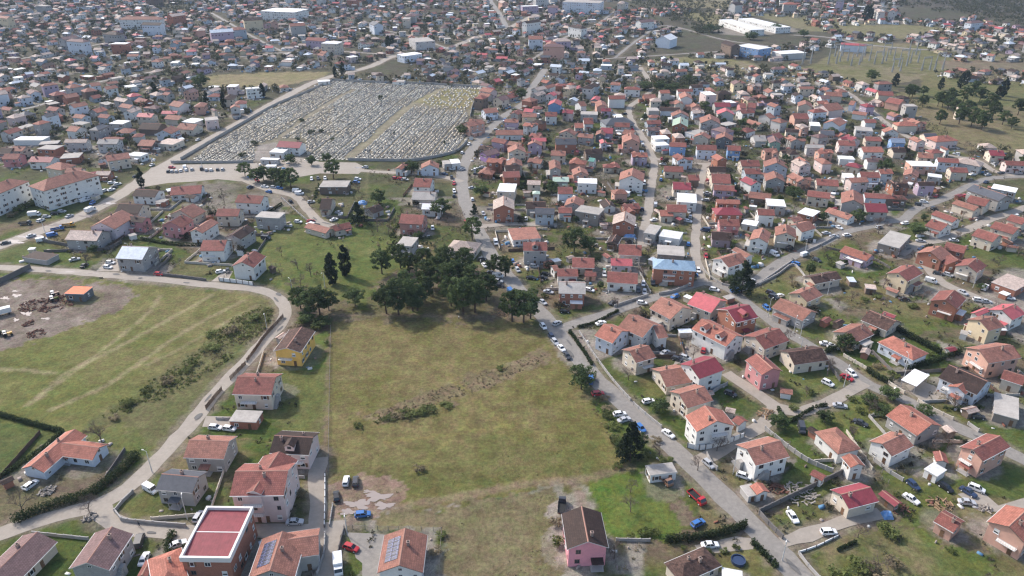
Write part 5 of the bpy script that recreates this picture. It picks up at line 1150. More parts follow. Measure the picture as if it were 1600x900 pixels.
# ------------------------------------------------------------------ vegetation
def leafcloud(centres, radii, per, size, flat=.6):
    """many small leaf-clump faces spread through balls"""
    C = np.repeat(np.asarray(centres, float), per, 0); R = np.repeat(np.asarray(radii, float), per); n = len(C)
    d = rng.normal(size=(n,3)); d /= np.linalg.norm(d,axis=1)[:,None]; rr = R*rng.random(n)**.45
    P = C + d*rr[:,None]*np.array((1,1,flat))
    a = rng.normal(size=(n,3)); a /= np.linalg.norm(a,axis=1)[:,None]; b = np.cross(a, d+.01); b /= np.linalg.norm(b,axis=1)[:,None]+1e-9
    s = size*(.6+.8*rng.random(n))[:,None]
    V = np.stack([P-a*s-b*s*.6, P+a*s-b*s*.7, P+a*s*.8+b*s*.6, P-a*s*.9+b*s*.7],1).reshape(-1,3)
    return V, np.arange(4*n).reshape(-1,4)
def limb_mesh(kind, H, W, seed):
    r = random.Random(seed); m = MB()
    if kind == 'pine':
        lean = r.uniform(-.04,.04)*H; m.tube((0,0,-.2),(lean,0,H*.8),H*.024+.06,H*.012,7)
        for i in range(9):
            z = H*r.uniform(.42,.8); a = r.uniform(0,6.28); l = W*r.uniform(.25,.45); x = lean*z/(H*.8)
            m.tube((x,0,z),(x+math.cos(a)*l,math.sin(a)*l,z+l*.35),.09,.03,5,0,False)
    elif kind in ('cypress','fir'): m.tube((0,0,-.2),(0,0,H*.92),H*.018+.05,.03,7)
    else:
        m.tube((0,0,-.2),(0,0,H*.45),H*.025+.06,H*.018,7)
        for i in range(7):
            a = i*.9+r.random(); l = W*.35; m.tube((0,0,H*r.uniform(.3,.45)),(math.cos(a)*l,math.sin(a)*l,H*r.uniform(.6,.85)),.1,.03,5,0,False)
    return m.me('trunk', [M['bark']])
def crown_mesh(kind, seed):
    """unit crown: height 1, width 1"""
    r = random.Random(seed); c = []; R = []
    if kind == 'pine':
        for i in range(64):
            z = r.uniform(.32,1.0); prof = (.95 if z < .75 else .95*math.sqrt(max(.08,(1.04-z)/.29)))*min(1,(z-.18)/.3)
            a = r.uniform(0,6.28); q = .5*prof*math.sqrt(r.random())*.9
            c.append((math.cos(a)*q, math.sin(a)*q, z-.03)); R.append(r.uniform(.07,.13))
        V, Q = leafcloud(c, R, 58, .021, .6)
    elif kind == 'cypress':
        for i in range(60):
            z = r.uniform(.07,.99); prof = math.sin(min(1,(z*1.02)**.75)*math.pi)**.55*.9
            a = r.uniform(0,6.28); q = .5*prof*r.uniform(.4,.85)
            c.append((math.cos(a)*q, math.sin(a)*q, z)); R.append(.13*prof+.05)
        V, Q = leafcloud(c, R, 60, .026, .45)
    elif kind == 'fir':
        for i in range(60):
            z = r.uniform(.1,.98); prof = (1.02-z)**.75
            a = r.uniform(0,6.28); q = .5*prof*math.sqrt(r.random())
            c.append((math.cos(a)*q, math.sin(a)*q, z)); R.append(.05+.11*prof)
        V, Q = leafcloud(c, R, 60, .024, .5)
    else:
        for i in range(42):
            d = Vector((r.gauss(0,1),r.gauss(0,1),r.gauss(0,1))).normalized()*r.random()**.4
            c.append((d.x*.40*r.uniform(.8,1.1), d.y*.40, .56+d.z*.36)); R.append(r.uniform(.09,.16))
        V, Q = leafcloud(c, R, 64, .023, .8)
    return npmesh('crown', V, Q, [M[{'pine':'pine','cypress':'cyp','fir':'cyp','oak':'oak'}[kind]]])
def bare_mesh(seed):
    r = random.Random(seed); m = MB()
    def grow(p, d, l, rad, depth):
        q = p+d*l; m.tube(p, q, rad, rad*.65, 5 if depth < 2 else 3, 0, False)
        if depth >= 5: return
        for i in range((3,4,4,4,3)[depth]):
            nd = (d+Vector((r.gauss(0,.55),r.gauss(0,.55),r.gauss(.05,.35)))).normalized(); grow(p+d*l*r.uniform(.6,1), nd, l*r.uniform(.6,.8), rad*.58, depth+1)
    grow(Vector((0,0,-.02)), Vector((0,0,1)), .26, .016, 0)
    V = np.array(m.V); V[:,:2] /= max(.2, np.abs(V[:,:2]).max()*2); V[:,2] /= V[:,2].max()
    return mesh('twigs', V, m.F, [M['twig']], None, False)
def bush_mesh(seed, k='bush'):
    r = random.Random(seed); c = [(r.uniform(-.35,.35),r.uniform(-.35,.35),r.uniform(.2,.75)) for i in range(18)]
    V, Q = leafcloud(c, [r.uniform(.14,.24) for i in c], 26, .045, .9); V[:,2] = np.maximum(V[:,2], 0)
    return npmesh('leaves', V, Q, [M[k]])
TREEDESC = {'pine':('pine_tree','dark green umbrella pine','pine tree'),'cypress':('cypress_tree','slim dark cypress','cypress'),'oak':('evergreen_tree','round evergreen tree','tree'),'fir':('conifer_tree','dark pointed conifer','conifer'),'bare':('bare_tree','leafless brown tree','bare tree')}
def trees():
    CR = {k: [crown_mesh(k, i*7+3) for i in range(4 if k in ('pine','oak') else 2)] for k in ('pine','cypress','oak','fir')}
    TK = {}; BR = [bare_mesh(i) for i in range(4)]
    for it in TREES.replace('\n','|').split('|'):
        q = it.split()
        if len(q) < 5: continue
        k = q[0]; x, y, H, W = map(float, q[1:]); p = G(x, y); nm, ds, cat = TREEDESC[k]
        t = bpy.data.objects.new(nm, None); link(t); t.location = p; t.rotation_euler = (0,0,random.uniform(0,6.28))
        if k == 'bare':
            ob('twigs', random.choice(BR), t, (0,0,0), 0, (W, W, H))
        else:
            i = random.randrange(4); key = (k, int(H), int(W), i)
            if key not in TK: TK[key] = limb_mesh(k, H, W, i)
            ob('trunk', TK[key], t); ob('crown', random.choice(CR[k]), t, (0,0,0), 0, (W*(1.18 if k == 'pine' else 1.28), W*(1.18 if k == 'pine' else 1.28), H*1.04))
        small = 'small ' if H <= 5 else ('tall ' if H >= 13 else '')
        thing(t, small+ds, cat, proj((p[0],p[1],H*.5)), {'pine':'umbrella pines','cypress':'cypresses','oak':'evergreen trees','fir':'conifers','bare':'leafless trees'}[k])
    BM = [bush_mesh(i) for i in range(4)]; SM = [bush_mesh(20+i,'scrub') for i in range(2)]
    for it in BUSHES.replace('\n','|').split('|'):
        q = it.split()
        if len(q) < 4: continue
        x, y, W, H = map(float, q); p = G(x, y); dry = random.random() < .3
        o = ob('shrub', random.choice(SM if dry else BM), None, p, random.uniform(0,6), (W*1.15, W*1.15, H*.85))
        thing(o, ('dry brown' if dry else ('low green' if H < 2 else 'bushy green'))+' shrub', 'shrub', proj((p[0],p[1],H*.5)), 'shrubs in fields and gardens')
    for it in HEDGES.replace('\n','|').split('|'):
        v = [float(a) for a in it.split()]
        if len(v) < 6: continue
        h, w = v[-2:]; R = resample([G(v[i], v[i+1]) for i in range(0, len(v)-2, 2)], .9); c = []; rr = []
        for p in R:
            for a in np.linspace(.25, h-.35, max(2, int(h/.55))):
                for b in (-.3,.3): c.append((p[0]+rng.normal()*.12+b*w*.6, p[1]+rng.normal()*.12+b*w*.4, a)); rr.append(w*.5)
        o0 = np.array((R[0][0], R[0][1], 0)); V, Q = leafcloud(np.array(c)-o0, rr, 26, .15, .8); V[:,2] = np.maximum(V[:,2], 0)
        o = ob('hedge', npmesh('hedge', V, Q, [M['hedge']]), None, o0); mid = R[len(R)//2]
        thing(o, ('tall clipped' if h > 1.9 else 'low clipped')+' dark green hedge', 'hedge', proj((mid[0],mid[1],h*.5)), 'clipped hedges')
def near_road(x, y, d):
    c, j, q = KR.find((x, y, 0)); return q < ROADPTS[j][2]/2+d
def near_house(x, y, d):
    for c, i, q in KH.find_n((x, y, 0), 3):
        if q < (HOUSE_R[i] if i < len(HOUSE_R) else 5)*.9+d: return True
    return False
OPEN = []
def in_open(x, y): return any(inpoly(np.array(x), np.array(y), P) for P in OPEN)
def yards():
    """sheds, garden walls, shrubs and small trees of the plots round the houses"""
    global KR, KH
    KR = kdtree.KDTree(len(ROADPTS)); [KR.insert((p[0],p[1],0), i) for i, p in enumerate(ROADPTS)]; KR.balance()
    KH = kdtree.KDTree(len(HOUSE_XY)); [KH.insert((p[0],p[1],0), i) for i, p in enumerate(HOUSE_XY)]; KH.balance()
    OPEN.extend(gpoly(z[0]) for z in ZONES[:8]); OPEN.append(gpoly(CEM)); OPEN.extend(gpoly(z[0]) for z in ZONES[8:10])
    r = random.Random(12); base = [(p, R) for p, R in zip(HOUSE_XY, HOUSE_R) if p[1] < 520]
    n = 0
    for (p, R) in base:
        if r.random() > .5 or n > 120: continue
        for k in range(6):
            a = r.uniform(0,6.28); d = R+r.uniform(3.2,6); x, y = p[0]+math.cos(a)*d, p[1]+math.sin(a)*d
            if near_road(x,y,2.6) or near_house(x,y,2.2) or in_open(x,y): continue
            L, w = r.uniform(2.8,5), r.uniform(2.4,3.4); t = r.choice('ggf'); roof = r.choice(('red','ter','pale','brn','mar')) if t == 'g' else r.choice(('con','wht','bmet')); e = 2.3
            build_house([(t,(x,y),r.uniform(0,3.1),L,w,e,e+.4*w/2 if t == 'g' else e,roof)], r.choice(('white','cream','grey','brick','greyblock','brown')), 'shed', None, '', 0); n += 1
            HOUSE_XY.pop(); HOUSE_R.pop(); SHEDS.append((x,y)); break
    def clear(x, y): return not (near_road(x,y,.9) or near_house(x,y,.4) or in_open(x,y) or any((x-a)**2+(y-b)**2 < 9 for a,b in SHEDS))
    n = 0
    for (p, R) in base:
        if n > 110 or r.random() > .8 or p[1] > 430: continue
        ang = r.uniform(-.15,.15)+(.5*math.pi*r.randint(0,3)); ox = R+r.uniform(2.5,6); oy = R+r.uniform(2.5,6); c, s = math.cos(ang), math.sin(ang)
        Q = [(-ox,-oy),(ox,-oy),(ox,oy)] if r.random() < .6 else [(-ox,oy),(-ox,-oy)]
        W = [np.array((p[0]+a*c-b*s, p[1]+a*s+b*c)) for a, b in Q]; S = resample(W, 2.0, False); runs = []; cur = []
        for q in S:
            if clear(q[0], q[1]): cur.append(q)
            else:
                if len(cur) > 3: runs.append(cur)
                cur = []
        if len(cur) > 3: runs.append(cur)
        if not runs: continue
        run = max(runs, key=len); n += 1; k = r.choice(('greyw','greyw','cream','darkw','hedge','woodf','wire'))
        o0 = np.array((run[0][0], run[0][1], 0)); m = MB()
        if k == 'hedge':
            C = []; 
            for q in run:
                for z in (.3,.75,1.15):
                    for b in range(2): C.append((q[0]-o0[0]+r.gauss(0,.5), q[1]-o0[1]+r.gauss(0,.5), z))
            V, F4 = leafcloud(C, [.55]*len(C), 22, .14, .8); V[:,2] = np.maximum(V[:,2],0); o = ob('hedge', npmesh('hedge', V, F4, [M['hedge']]), None, o0); thing(o, 'low dark green hedge', 'hedge', proj((*run[len(run)//2],.5)), 'clipped hedges'); continue
        h = {'greyw':1.0,'cream':1.1,'darkw':1.3,'woodf':1.4,'wire':1.3}[k]; t = .11 if k in ('greyw','cream','darkw') else .035
        for a, b in zip(run, run[1:]):
            d = b-a; l = np.hypot(*d); d /= l; nn = np.array((-d[1],d[0])); hh = h+r.uniform(-.06,.06)
            if k == 'wire': 
                for z in (.4,.8,1.2): m.tube((*(a-o0[:2]),z),(*(b-o0[:2]),z),.025,.025,4,0,False)
            else:
                A, B = a-o0[:2]+d*.03, b-o0[:2]; P4 = [A-nn*t,B-nn*t,B+nn*t,A+nn*t]; m.add([(*q,-.1) for q in P4]+[(*q,hh) for q in P4],[(4,5,6,7),(0,1,5,4),(1,2,6,5),(2,3,7,6),(3,0,4,7)])
            q = a-o0[:2]; 
            if k != 'darkw': m.box(q[0]-t-.03,q[0]+t+.03,q[1]-t-.03,q[1]+t+.03,0,h+.12)
        nm, ds, ct = {'greyw':('garden_wall','low grey garden wall','wall'),'cream':('garden_wall','low cream garden wall','wall'),'darkw':('garden_wall','dark block garden wall','wall'),'woodf':('wooden_fence','brown garden fence','fence'),'wire':('wire_fence','thin wire garden fence','fence')}[k]
        o = ob(nm, m.me(nm, [M[k]]), None, o0); thing(o, ds, ct, proj((*run[len(run)//2],.5)), 'garden walls and fences')
    nb = ns = 0; BR = [bare_mesh(40+i) for i in range(3)]; BM = [bush_mesh(60+i) for i in range(3)]; SM = [bush_mesh(70+i,'thicket') for i in range(2)]; OK = [crown_mesh('oak', 90+i) for i in range(2)]
    r.shuffle(base)
    for (p, R) in base*2:
        a = r.uniform(0,6.28); d = R+r.uniform(2.5,9); x, y = p[0]+math.cos(a)*d, p[1]+math.sin(a)*d
        if not clear(x,y): continue
        if nb < 75 and r.random() < .34:
            nb += 1; H, W = r.uniform(4,7), r.uniform(5,8); t = ob('bare_tree', None, None, (x,y,0), r.uniform(0,6)); ob('twigs', r.choice(BR), t, (0,0,0), 0, (W,W,H)); thing(t, 'small leafless brown tree', 'bare tree', proj((x,y,H/2)), 'leafless trees')
        elif ns < 145:
            ns += 1; W, H = r.uniform(1.6,3.6), r.uniform(1.0,2.6); dry = r.random() < .35
            o = ob('shrub', r.choice(SM if dry else BM), None, (x,y,0), r.uniform(0,6), (W,W,H)); thing(o, ('brownish' if dry else ('low green' if H < 1.7 else 'bushy green'))+' shrub', 'shrub', proj((x,y,H/2)), 'shrubs in fields and gardens')
SHEDS = []
def garden_trees():
    r = random.Random(77); base = [p for p in zip(HOUSE_XY, HOUSE_R) if 240 < p[0][1] < 640]; r.shuffle(base); n = 0
    A = [crown_mesh('oak', 120+i) for i in range(3)]; B = [bush_mesh(140+i,'thicket') for i in range(3)]; T = limb_mesh('oak', 4, 4, 5)
    for (p, R) in base*2:
        if n >= 190: break
        a = r.uniform(0,6.28); d = R+r.uniform(2,6); x, y = p[0]+math.cos(a)*d, p[1]+math.sin(a)*d
        if near_road(x,y,1.0) or near_house(x,y,.6) or in_open(x,y): continue
        n += 1; t = ob('garden_tree', None, None, (x,y,0), r.uniform(0,6)); H = r.uniform(3,6); W = r.uniform(3.5,6.5)
        if r.random() < .45: ob('trunk', T, t, (0,0,0), 0, (1,1,H/4)); ob('crown', r.choice(A), t, (0,0,0), 0, (W,W,H)); thing(t, 'small round green garden tree', 'tree', proj((x,y,H/2)), 'garden trees')
        else: ob('trunk', T, t, (0,0,0), 0, (1,1,H/5)); ob('crown', r.choice(B), t, (0,0,.2), 0, (W,W,H)); thing(t, 'small brownish twiggy garden tree', 'tree', proj((x,y,H/2)), 'garden trees')
def plot_growth(far):
    """brushwood along the plot edges and litter in the yards: nobody could count it"""
    allh = list(HOUSE_XY)+list(far); kd = kdtree.KDTree(len(allh)); [kd.insert((p[0],p[1],0), i) for i, p in enumerate(allh)]; kd.balance()
    N = 90000; X = rng.uniform(-520,520,N); Y = rng.uniform(118,760,N); keep = np.abs(X) < Y*.75+30; X, Y = X[keep], Y[keep]
    n2 = smooth_noise(X,Y,11,2); n3 = smooth_noise(X,Y,37,3); sp = smooth_noise(X,Y,16,55); C = []; R = []; LV = []; LQ = []; LM = []
    B = np.array([[-1,-1,0],[1,-1,0],[1,1,0],[-1,1,0],[-1,-1,1],[1,-1,1],[1,1,1],[-1,1,1]],float); FB = np.array([(4,5,6,7),(0,1,5,4),(1,2,6,5),(2,3,7,6),(3,0,4,7)])
    rnd = random.Random(8)
    for x, y, a, b, s in zip(X, Y, n2, n3, sp):
        q = kd.find_n((x+(a-.5)*7, y+(b-.5)*7, 0), 2); d0, d1 = q[0][2], q[1][2]
        if d0 > 20: continue
        mid = y > 290; edge = d1-d0 < (3.0 if mid else 1.7) and s > (.25 if mid else .36); litter = 4.5 < d0 < 11 and rnd.random() < (.30 if mid else .14) and s > .2
        if not (edge or litter) or near_road(x,y,.6) or near_house(x,y,.6) or in_open(x,y): continue
        if any((x-u)**2+(y-v)**2 < 9 for u,v in SHEDS): continue
        if edge: f = 1.7 if mid else 1.0; C.append((x,y,rnd.uniform(.1,.9)*f)); R.append(rnd.uniform(.4,.85)*f)
        else:
            t = rnd.uniform(0,3.1); c, sn = math.cos(t), math.sin(t); f = 1.5 if mid else 1; sz = np.array((rnd.uniform(.15,.9),rnd.uniform(.12,.5),rnd.uniform(.1,.8)))*f; LM.append(rnd.choice((0,0,0,1,1,1,2,3)))
            LV.append((B*sz)@np.array([[c,sn,0],[-sn,c,0],[0,0,1]])+np.array((x,y,0))); LQ.append(FB+8*(len(LV)-1))
    V, Q = leafcloud(C, R, 15, .17, .8); V[:,2] = np.maximum(V[:,2],.01)
    o = ob('plot_undergrowth', npmesh('plot_undergrowth', V, Q, [M['thicket']])); o['kind'] = 'stuff'; o['label'] = 'brown and green brushwood along the edges of the plots'; o['category'] = 'undergrowth'
    o = ob('yard_litter', npmesh('yard_litter', np.concatenate(LV), np.concatenate(LQ), [M['litter'],M['litterw'],M['litterr'],M['litterb']], np.repeat(LM,5))); o['kind'] = 'stuff'; o['label'] = 'litter of boxes, boards and odds and ends in the yards'; o['category'] = 'yard litter'
    print('plot edge clumps', len(C), 'litter', len(LV))
def wild_growth(far):
    """brambles and weeds, far-off woods: nobody could count them"""
    def patch(name, polys, dens, rad, per, size, m, lab, hgt, thr=.42):
        C = []
        for s in polys:
            P = gpoly(s); A = np.array(P); a = .5*abs(sum(P[i-1][0]*P[i][1]-P[i][0]*P[i-1][1] for i in range(len(P)))); n = int(a*dens)
            X = rng.uniform(A[:,0].min(), A[:,0].max(), n*4); Y = rng.uniform(A[:,1].min(), A[:,1].max(), n*4); k = inpoly(X,Y,P)&(smooth_noise(X,Y,9,77) > thr)
            C += [(x,y,hgt*rng.random()) for x,y in zip(X[k][:n],Y[k][:n])]
        V, Q = leafcloud(C, rad*(.5+rng.random(len(C))), per, size, .7); V[:,2] = np.maximum(V[:,2], .01)
        o = ob(name, npmesh(name, V, Q, [m])); o['kind'] = 'stuff'; o['label'] = lab; o['category'] = 'undergrowth'
    patch('bramble_undergrowth', ["412 478 432 485 415 515 360 560 300 600 220 640 150 660 190 625 300 555 360 500"], 0.42, .62, 24, .14, M['bush'], 'green and brown bramble strip along the curved lane', .7, .3)
    patch('dry_undergrowth', ["300 575 350 545 405 500 425 485 430 500 405 525 340 575 250 620 200 640", "560 655 690 632 780 598 866 556 850 545 790 572 700 602 620 634", "400 485 430 480 415 520 350 560 300 570 370 500", "930 600 985 700 1000 720 960 700 925 640"], 0.7, .42, 16, .10, M['scrub'], 'dry brown grass and scrub band across the big field', .3, .18)
    patch('green_undergrowth', ["585 662 600 640 640 632 690 622 700 636 660 652 620 664"], .6, .5, 22, .13, M['bush'], 'low green growth at the lower end of the dry band', .5)
    patch('weeds', ["690 640 840 570 900 610 960 700 800 760 640 780 530 740 520 560 660 510 840 505"], .012, .28, 14, .09, M['bush'], 'small weeds scattered over the olive field', .1)
    patch('weeds', ["690 830 800 785 866 770 870 900 690 900"], .05, .35, 14, .10, M['scrub'], 'tufts of dry grass in the brown lower field', .1)
    patch('yard_undergrowth', ["960 455 1000 440 1020 465 975 475", "1270 440 1330 430 1380 470 1330 490", "1330 700 1400 735 1480 740 1430 690", "1100 395 1130 380 1150 420 1105 420", "560 300 620 330 640 380 560 390 545 350", "680 360 740 350 735 390 690 385", "900 335 960 350 955 390 890 390", "1350 395 1440 395 1430 430 1380 440", "1440 620 1500 600 1530 650 1450 640", "960 855 1000 855 1000 900 950 900", "470 430 520 420 510 450 460 455","1080 200 1180 215 1160 250 1080 240","1230 275 1310 290 1300 300 1240 300"], .10, .7, 20, .16, M['scrub'], 'brown brushwood between the garden plots', .9)
    # far-off trees
    C = []; R = []
    hx = [tuple(p) for p in far]; rnd = random.Random(3)
    polys = [gpoly(p) for p in NOHOUSE[:2]]
    for (x, y) in hx:
        for k in range(3 if y > 620 else 2):
            if rnd.random() < .9:
                a = rnd.uniform(0,6.28); d = rnd.uniform(7,13); X, Y = x+math.cos(a)*d, y+math.sin(a)*d
                if any(inpoly(np.array(X),np.array(Y),p) for p in polys): continue
                if min((X-q[0])**2+(Y-q[1])**2 for q in FARROAD) < 30: continue
                s = rnd.uniform(1.4,3.0)
                for j in range(5): C.append((X+rnd.gauss(0,s*.5), Y+rnd.gauss(0,s*.5), s*rnd.uniform(.5,1.9))); R.append(s*rnd.uniform(.5,.8))
    for s, n in (("1040 -12 1130 4 1160 20 1125 40 1080 44 1050 36 1030 18 985 16 985 4", 420), ("1395 -12 1640 -14 1640 36 1540 28 1420 14", 700), ("1080 42 1130 44 1130 56 1085 54", 60), ("1230 -14 1400 -14 1420 10 1300 4", 260), ("240 6 300 4 300 20 255 22", 60), ("195 48 232 48 232 60 195 60", 30), ("1005 128 1090 126 1085 150 1010 152", 90), ("0 -8 60 -8 40 8 0 10", 50), ("260 -8 330 -8 320 6 260 6",60), ("1460 -5 1640 6 1640 46 1520 30", 300), ("830 0 900 4 880 14 830 12", 40)):
        P = gpoly(s); A = np.array(P); k = 0
        while k < n:
            X, Y = rnd.uniform(A[:,0].min(),A[:,0].max()), rnd.uniform(A[:,1].min(),A[:,1].max())
            if not inpoly(np.array(X), np.array(Y), P): k += .2; continue
            k += 1; z = rnd.uniform(1,6)
            for j in range(3): C.append((X+rnd.gauss(0,2), Y+rnd.gauss(0,2), z*rnd.uniform(.5,1.2))); R.append(rnd.uniform(1.2,2.4))
    V, Q = leafcloud(C, R, 15, .5, .9); V[:,2] = np.maximum(V[:,2], 0)
    o = ob('distant_trees', npmesh('distant_trees', V, Q, [M['far']])); o['kind'] = 'stuff'; o['label'] = 'far garden trees and dark woods fading into the haze'; o['category'] = 'distant trees'
# ------------------------------------------------------------------ vehicles
def loft(m, S, mi=0):
    """closed hull through rectangular sections (x, z0, z1, half width low, half width high)"""
    V = []
    for (x, z0, z1, a, b) in S: V += [(x,-a,z0),(x,a,z0),(x,b,z1),(x,-b,z1)]
    Fs = [(3,2,1,0), tuple(4*len(S)-4+i for i in range(4))]
    for i in range(len(S)-1):
        k = 4*i
        for j in range(4): Fs.append((k+j, k+(j+1)%4, k+4+(j+1)%4, k+4+j))
    m.add(V, Fs, mi)
CARM = {}
def wheel_mesh():
    m = MB(); m.tube((0,-.11,0),(0,.11,0),.33,.33,14,0); m.tube((0,-.115,0),(0,.115,0),.2,.2,10,1); return m.me('wheel', [M['tyre'], M['lampw']])
def car_meshes(kind):
    if kind in CARM: return CARM[kind]
    body, glass = MB(), MB(); l = 2.1; wx = (-1.3, 1.35); extra = None
    if kind in ('hatch','sedan','suv'):
        up = .12 if kind == 'suv' else 0
        if kind == 'sedan': l = 2.25; wx = (-1.35, 1.42)
        loft(body, [(-l,.38+up,.72+up,.72,.70),(-l+.12,.26+up,.88+up,.84,.80),(-1.0,.24+up,.92+up,.87,.84),(.9,.24+up,.90+up,.87,.83),(l-.55,.26+up,.80+up,.85,.78),(l-.1,.30+up,.70+up,.78,.72),(l,.36+up,.60+up,.66,.62)])
        b0, b1, t0, t1 = {'hatch':(-l+.15,1.15,-l+.5,.35),'sedan':(-1.45,1.1,-.95,.35),'suv':(-l+.12,1.15,-l+.38,.5)}[kind]
        zt = 1.44+up*1.6; zb = .86+up
        body.add([(b0,-.80,zb),(b1,-.80,zb),(b1,.80,zb),(b0,.80,zb),(t0,-.62,zt),(t1,-.60,zt),(t1,.60,zt),(t0,.62,zt)],[(4,5,6,7),(0,1,5,4),(1,2,6,5),(2,3,7,6),(3,0,4,7)])
        def pane(q, n):
            q = [Vector(p) for p in q]; c = sum(q, Vector())/4; nn = Vector(n)*.012
            glass.add([c+(p-c)*.86+nn for p in q], [(0,1,2,3)])
        for s in (-1,1):
            mx = lambda a, b, t: a+(b-a)*t
            pane([(b0,s*.80,zb),(mx(b0,b1,.5),s*.80,zb),(mx(t0,t1,.5),s*.61,zt),(t0,s*.62,zt)],(0,s,.3)); pane([(mx(b0,b1,.5),s*.80,zb),(b1,s*.80,zb),(t1,s*.60,zt),(mx(t0,t1,.5),s*.61,zt)],(0,s,.3))
        pane([(b1,-.80,zb),(b1,.80,zb),(t1,.60,zt),(t1,-.60,zt)],(.7,0,.7)); pane([(b0,.80,zb),(b0,-.80,zb),(t0,-.62,zt),(t0,.62,zt)],(-.8,0,.5))
    elif kind == 'van':
        l = 2.4; wx = (-1.55, 1.5)
        loft(body, [(-l,.35,1.85,.86,.78),(-l+.1,.28,1.95,.92,.84),(1.1,.28,1.95,.92,.84),(1.75,.28,1.15,.92,.86),(2.3,.30,.95,.88,.80),(l,.38,.8,.8,.74)])
        glass.add([(1.15,-.78,1.88),(1.15,.78,1.88),(1.72,.80,1.22),(1.72,-.80,1.22)],[(0,1,2,3)])
        glass.V = [(x+.02,y,z+.02) for x,y,z in glass.V]
        for s in (-1,1): glass.add([(.4,s*.905,1.2),(1.45,s*.90,1.2),(1.12,s*.87,1.75),(.4,s*.87,1.75)],[(0,1,2,3)])
    else:      # truck with open bed, or box lorry
        l = 2.9; wx = (-1.7, 1.9)
        loft(body, [(1.2,.5,2.0,1.0,.92),(1.3,.45,2.1,1.02,.94),(2.2,.45,2.1,1.02,.94),(2.75,.45,1.3,1.02,.98),(l,.5,1.0,.96,.92)])
        body.box(-l,1.18,-.4,.4,.5,.75,1)
        if kind == 'box': body.box(-l,1.1,-1.08,1.08,.8,2.75,0)
        else:
            body.box(-l,1.1,-1.05,1.05,.78,.9,1)
            body.box(-l,1.1,-1.08,-1.02,.9,1.3,0); body.box(-l,1.1,1.02,1.08,.9,1.3,0); body.box(-l-.03,-l+.03,-1.02,1.02,.9,1.3,0); body.box(1.04,1.1,-1.02,1.02,.9,1.5,0)
        glass.add([(2.24,-.86,2.02),(2.24,.86,2.02),(2.72,.92,1.38),(2.72,-.92,1.38)],[(0,1,2,3)]); glass.V = [(x+.02,y,z+.02) for x,y,z in glass.V]
        for s in (-1,1): glass.add([(1.45,s*1.005,1.4),(2.5,s*1.01,1.4),(2.2,s*.965,1.98),(1.45,s*.965,1.98)],[(0,1,2,3)])
    lampz = .62 if kind != 'suv' else .72
    fl = MB(); fl.box(-.06,.03,-.14,.14,-.07,.07)
    CARM[kind] = (body.me('car_body', [M['car_white'], M['tyre']]), glass.me('windows', [M['carglass']]), l, wx, lampz)
    return CARM[kind]
def cars():
    WH = wheel_mesh(); a = MB(); a.box(-.06,.03,-.14,.14,-.07,.07); HL = a.me('headlight', [M['lampw']]); b = MB(); b.box(-.03,.04,-.12,.12,-.08,.08); TL = b.me('tail_light', [M['lampr']])
    KW = {'hatch':('parked_car','hatchback','car'),'sedan':('parked_car','saloon car','car'),'suv':('parked_car','tall estate car','car'),'van':('parked_van','van','van'),'box':('box_lorry','box lorry','lorry'),'truck':('flatbed_truck','open bed truck','truck')}
    for it in CARS.replace('\n','|').split('|'):
        q = it.split()
        if len(q) < 6: continue
        x, y, dx, dy = map(float, q[:4]); col, kind = q[4:]; p = G(x, y); h = G(x+dx*8, y+dy*8)-p; ang = math.atan2(h[1], h[0])
        body, glass, l, wx, lz = car_meshes(kind); nm, ds, cat = KW[kind]
        t = bpy.data.objects.new(nm, None); link(t); t.location = (p[0], p[1], .07); t.rotation_euler = (0,0,ang+random.uniform(-.06,.06))
        bo = ob('body', body, t); bo.material_slots[0].link = 'OBJECT'; bo.material_slots[0].material = M['car_'+col]
        ob('windows', glass, t)
        ww = .80 if kind in ('hatch','sedan','suv') else .9
        far = p[1] > 330
        for sx in wx:
            for sy in (-1,1): ob('wheel', WH, t, (sx, sy*ww, .33))
        if not far:
            for sy in (-1,1): ob('headlight', HL, t, (l-.12, sy*.58, lz)); ob('tail_light', TL, t, (-l+.02, sy*.62, lz+.06))
        cw = {'darkblue':'dark blue','dark':'dark grey','rust':'rusty brown'}.get(col, col)
        thing(t, f'{cw} {ds}', cat, proj((p[0],p[1],.8)), 'parked cars and vans')
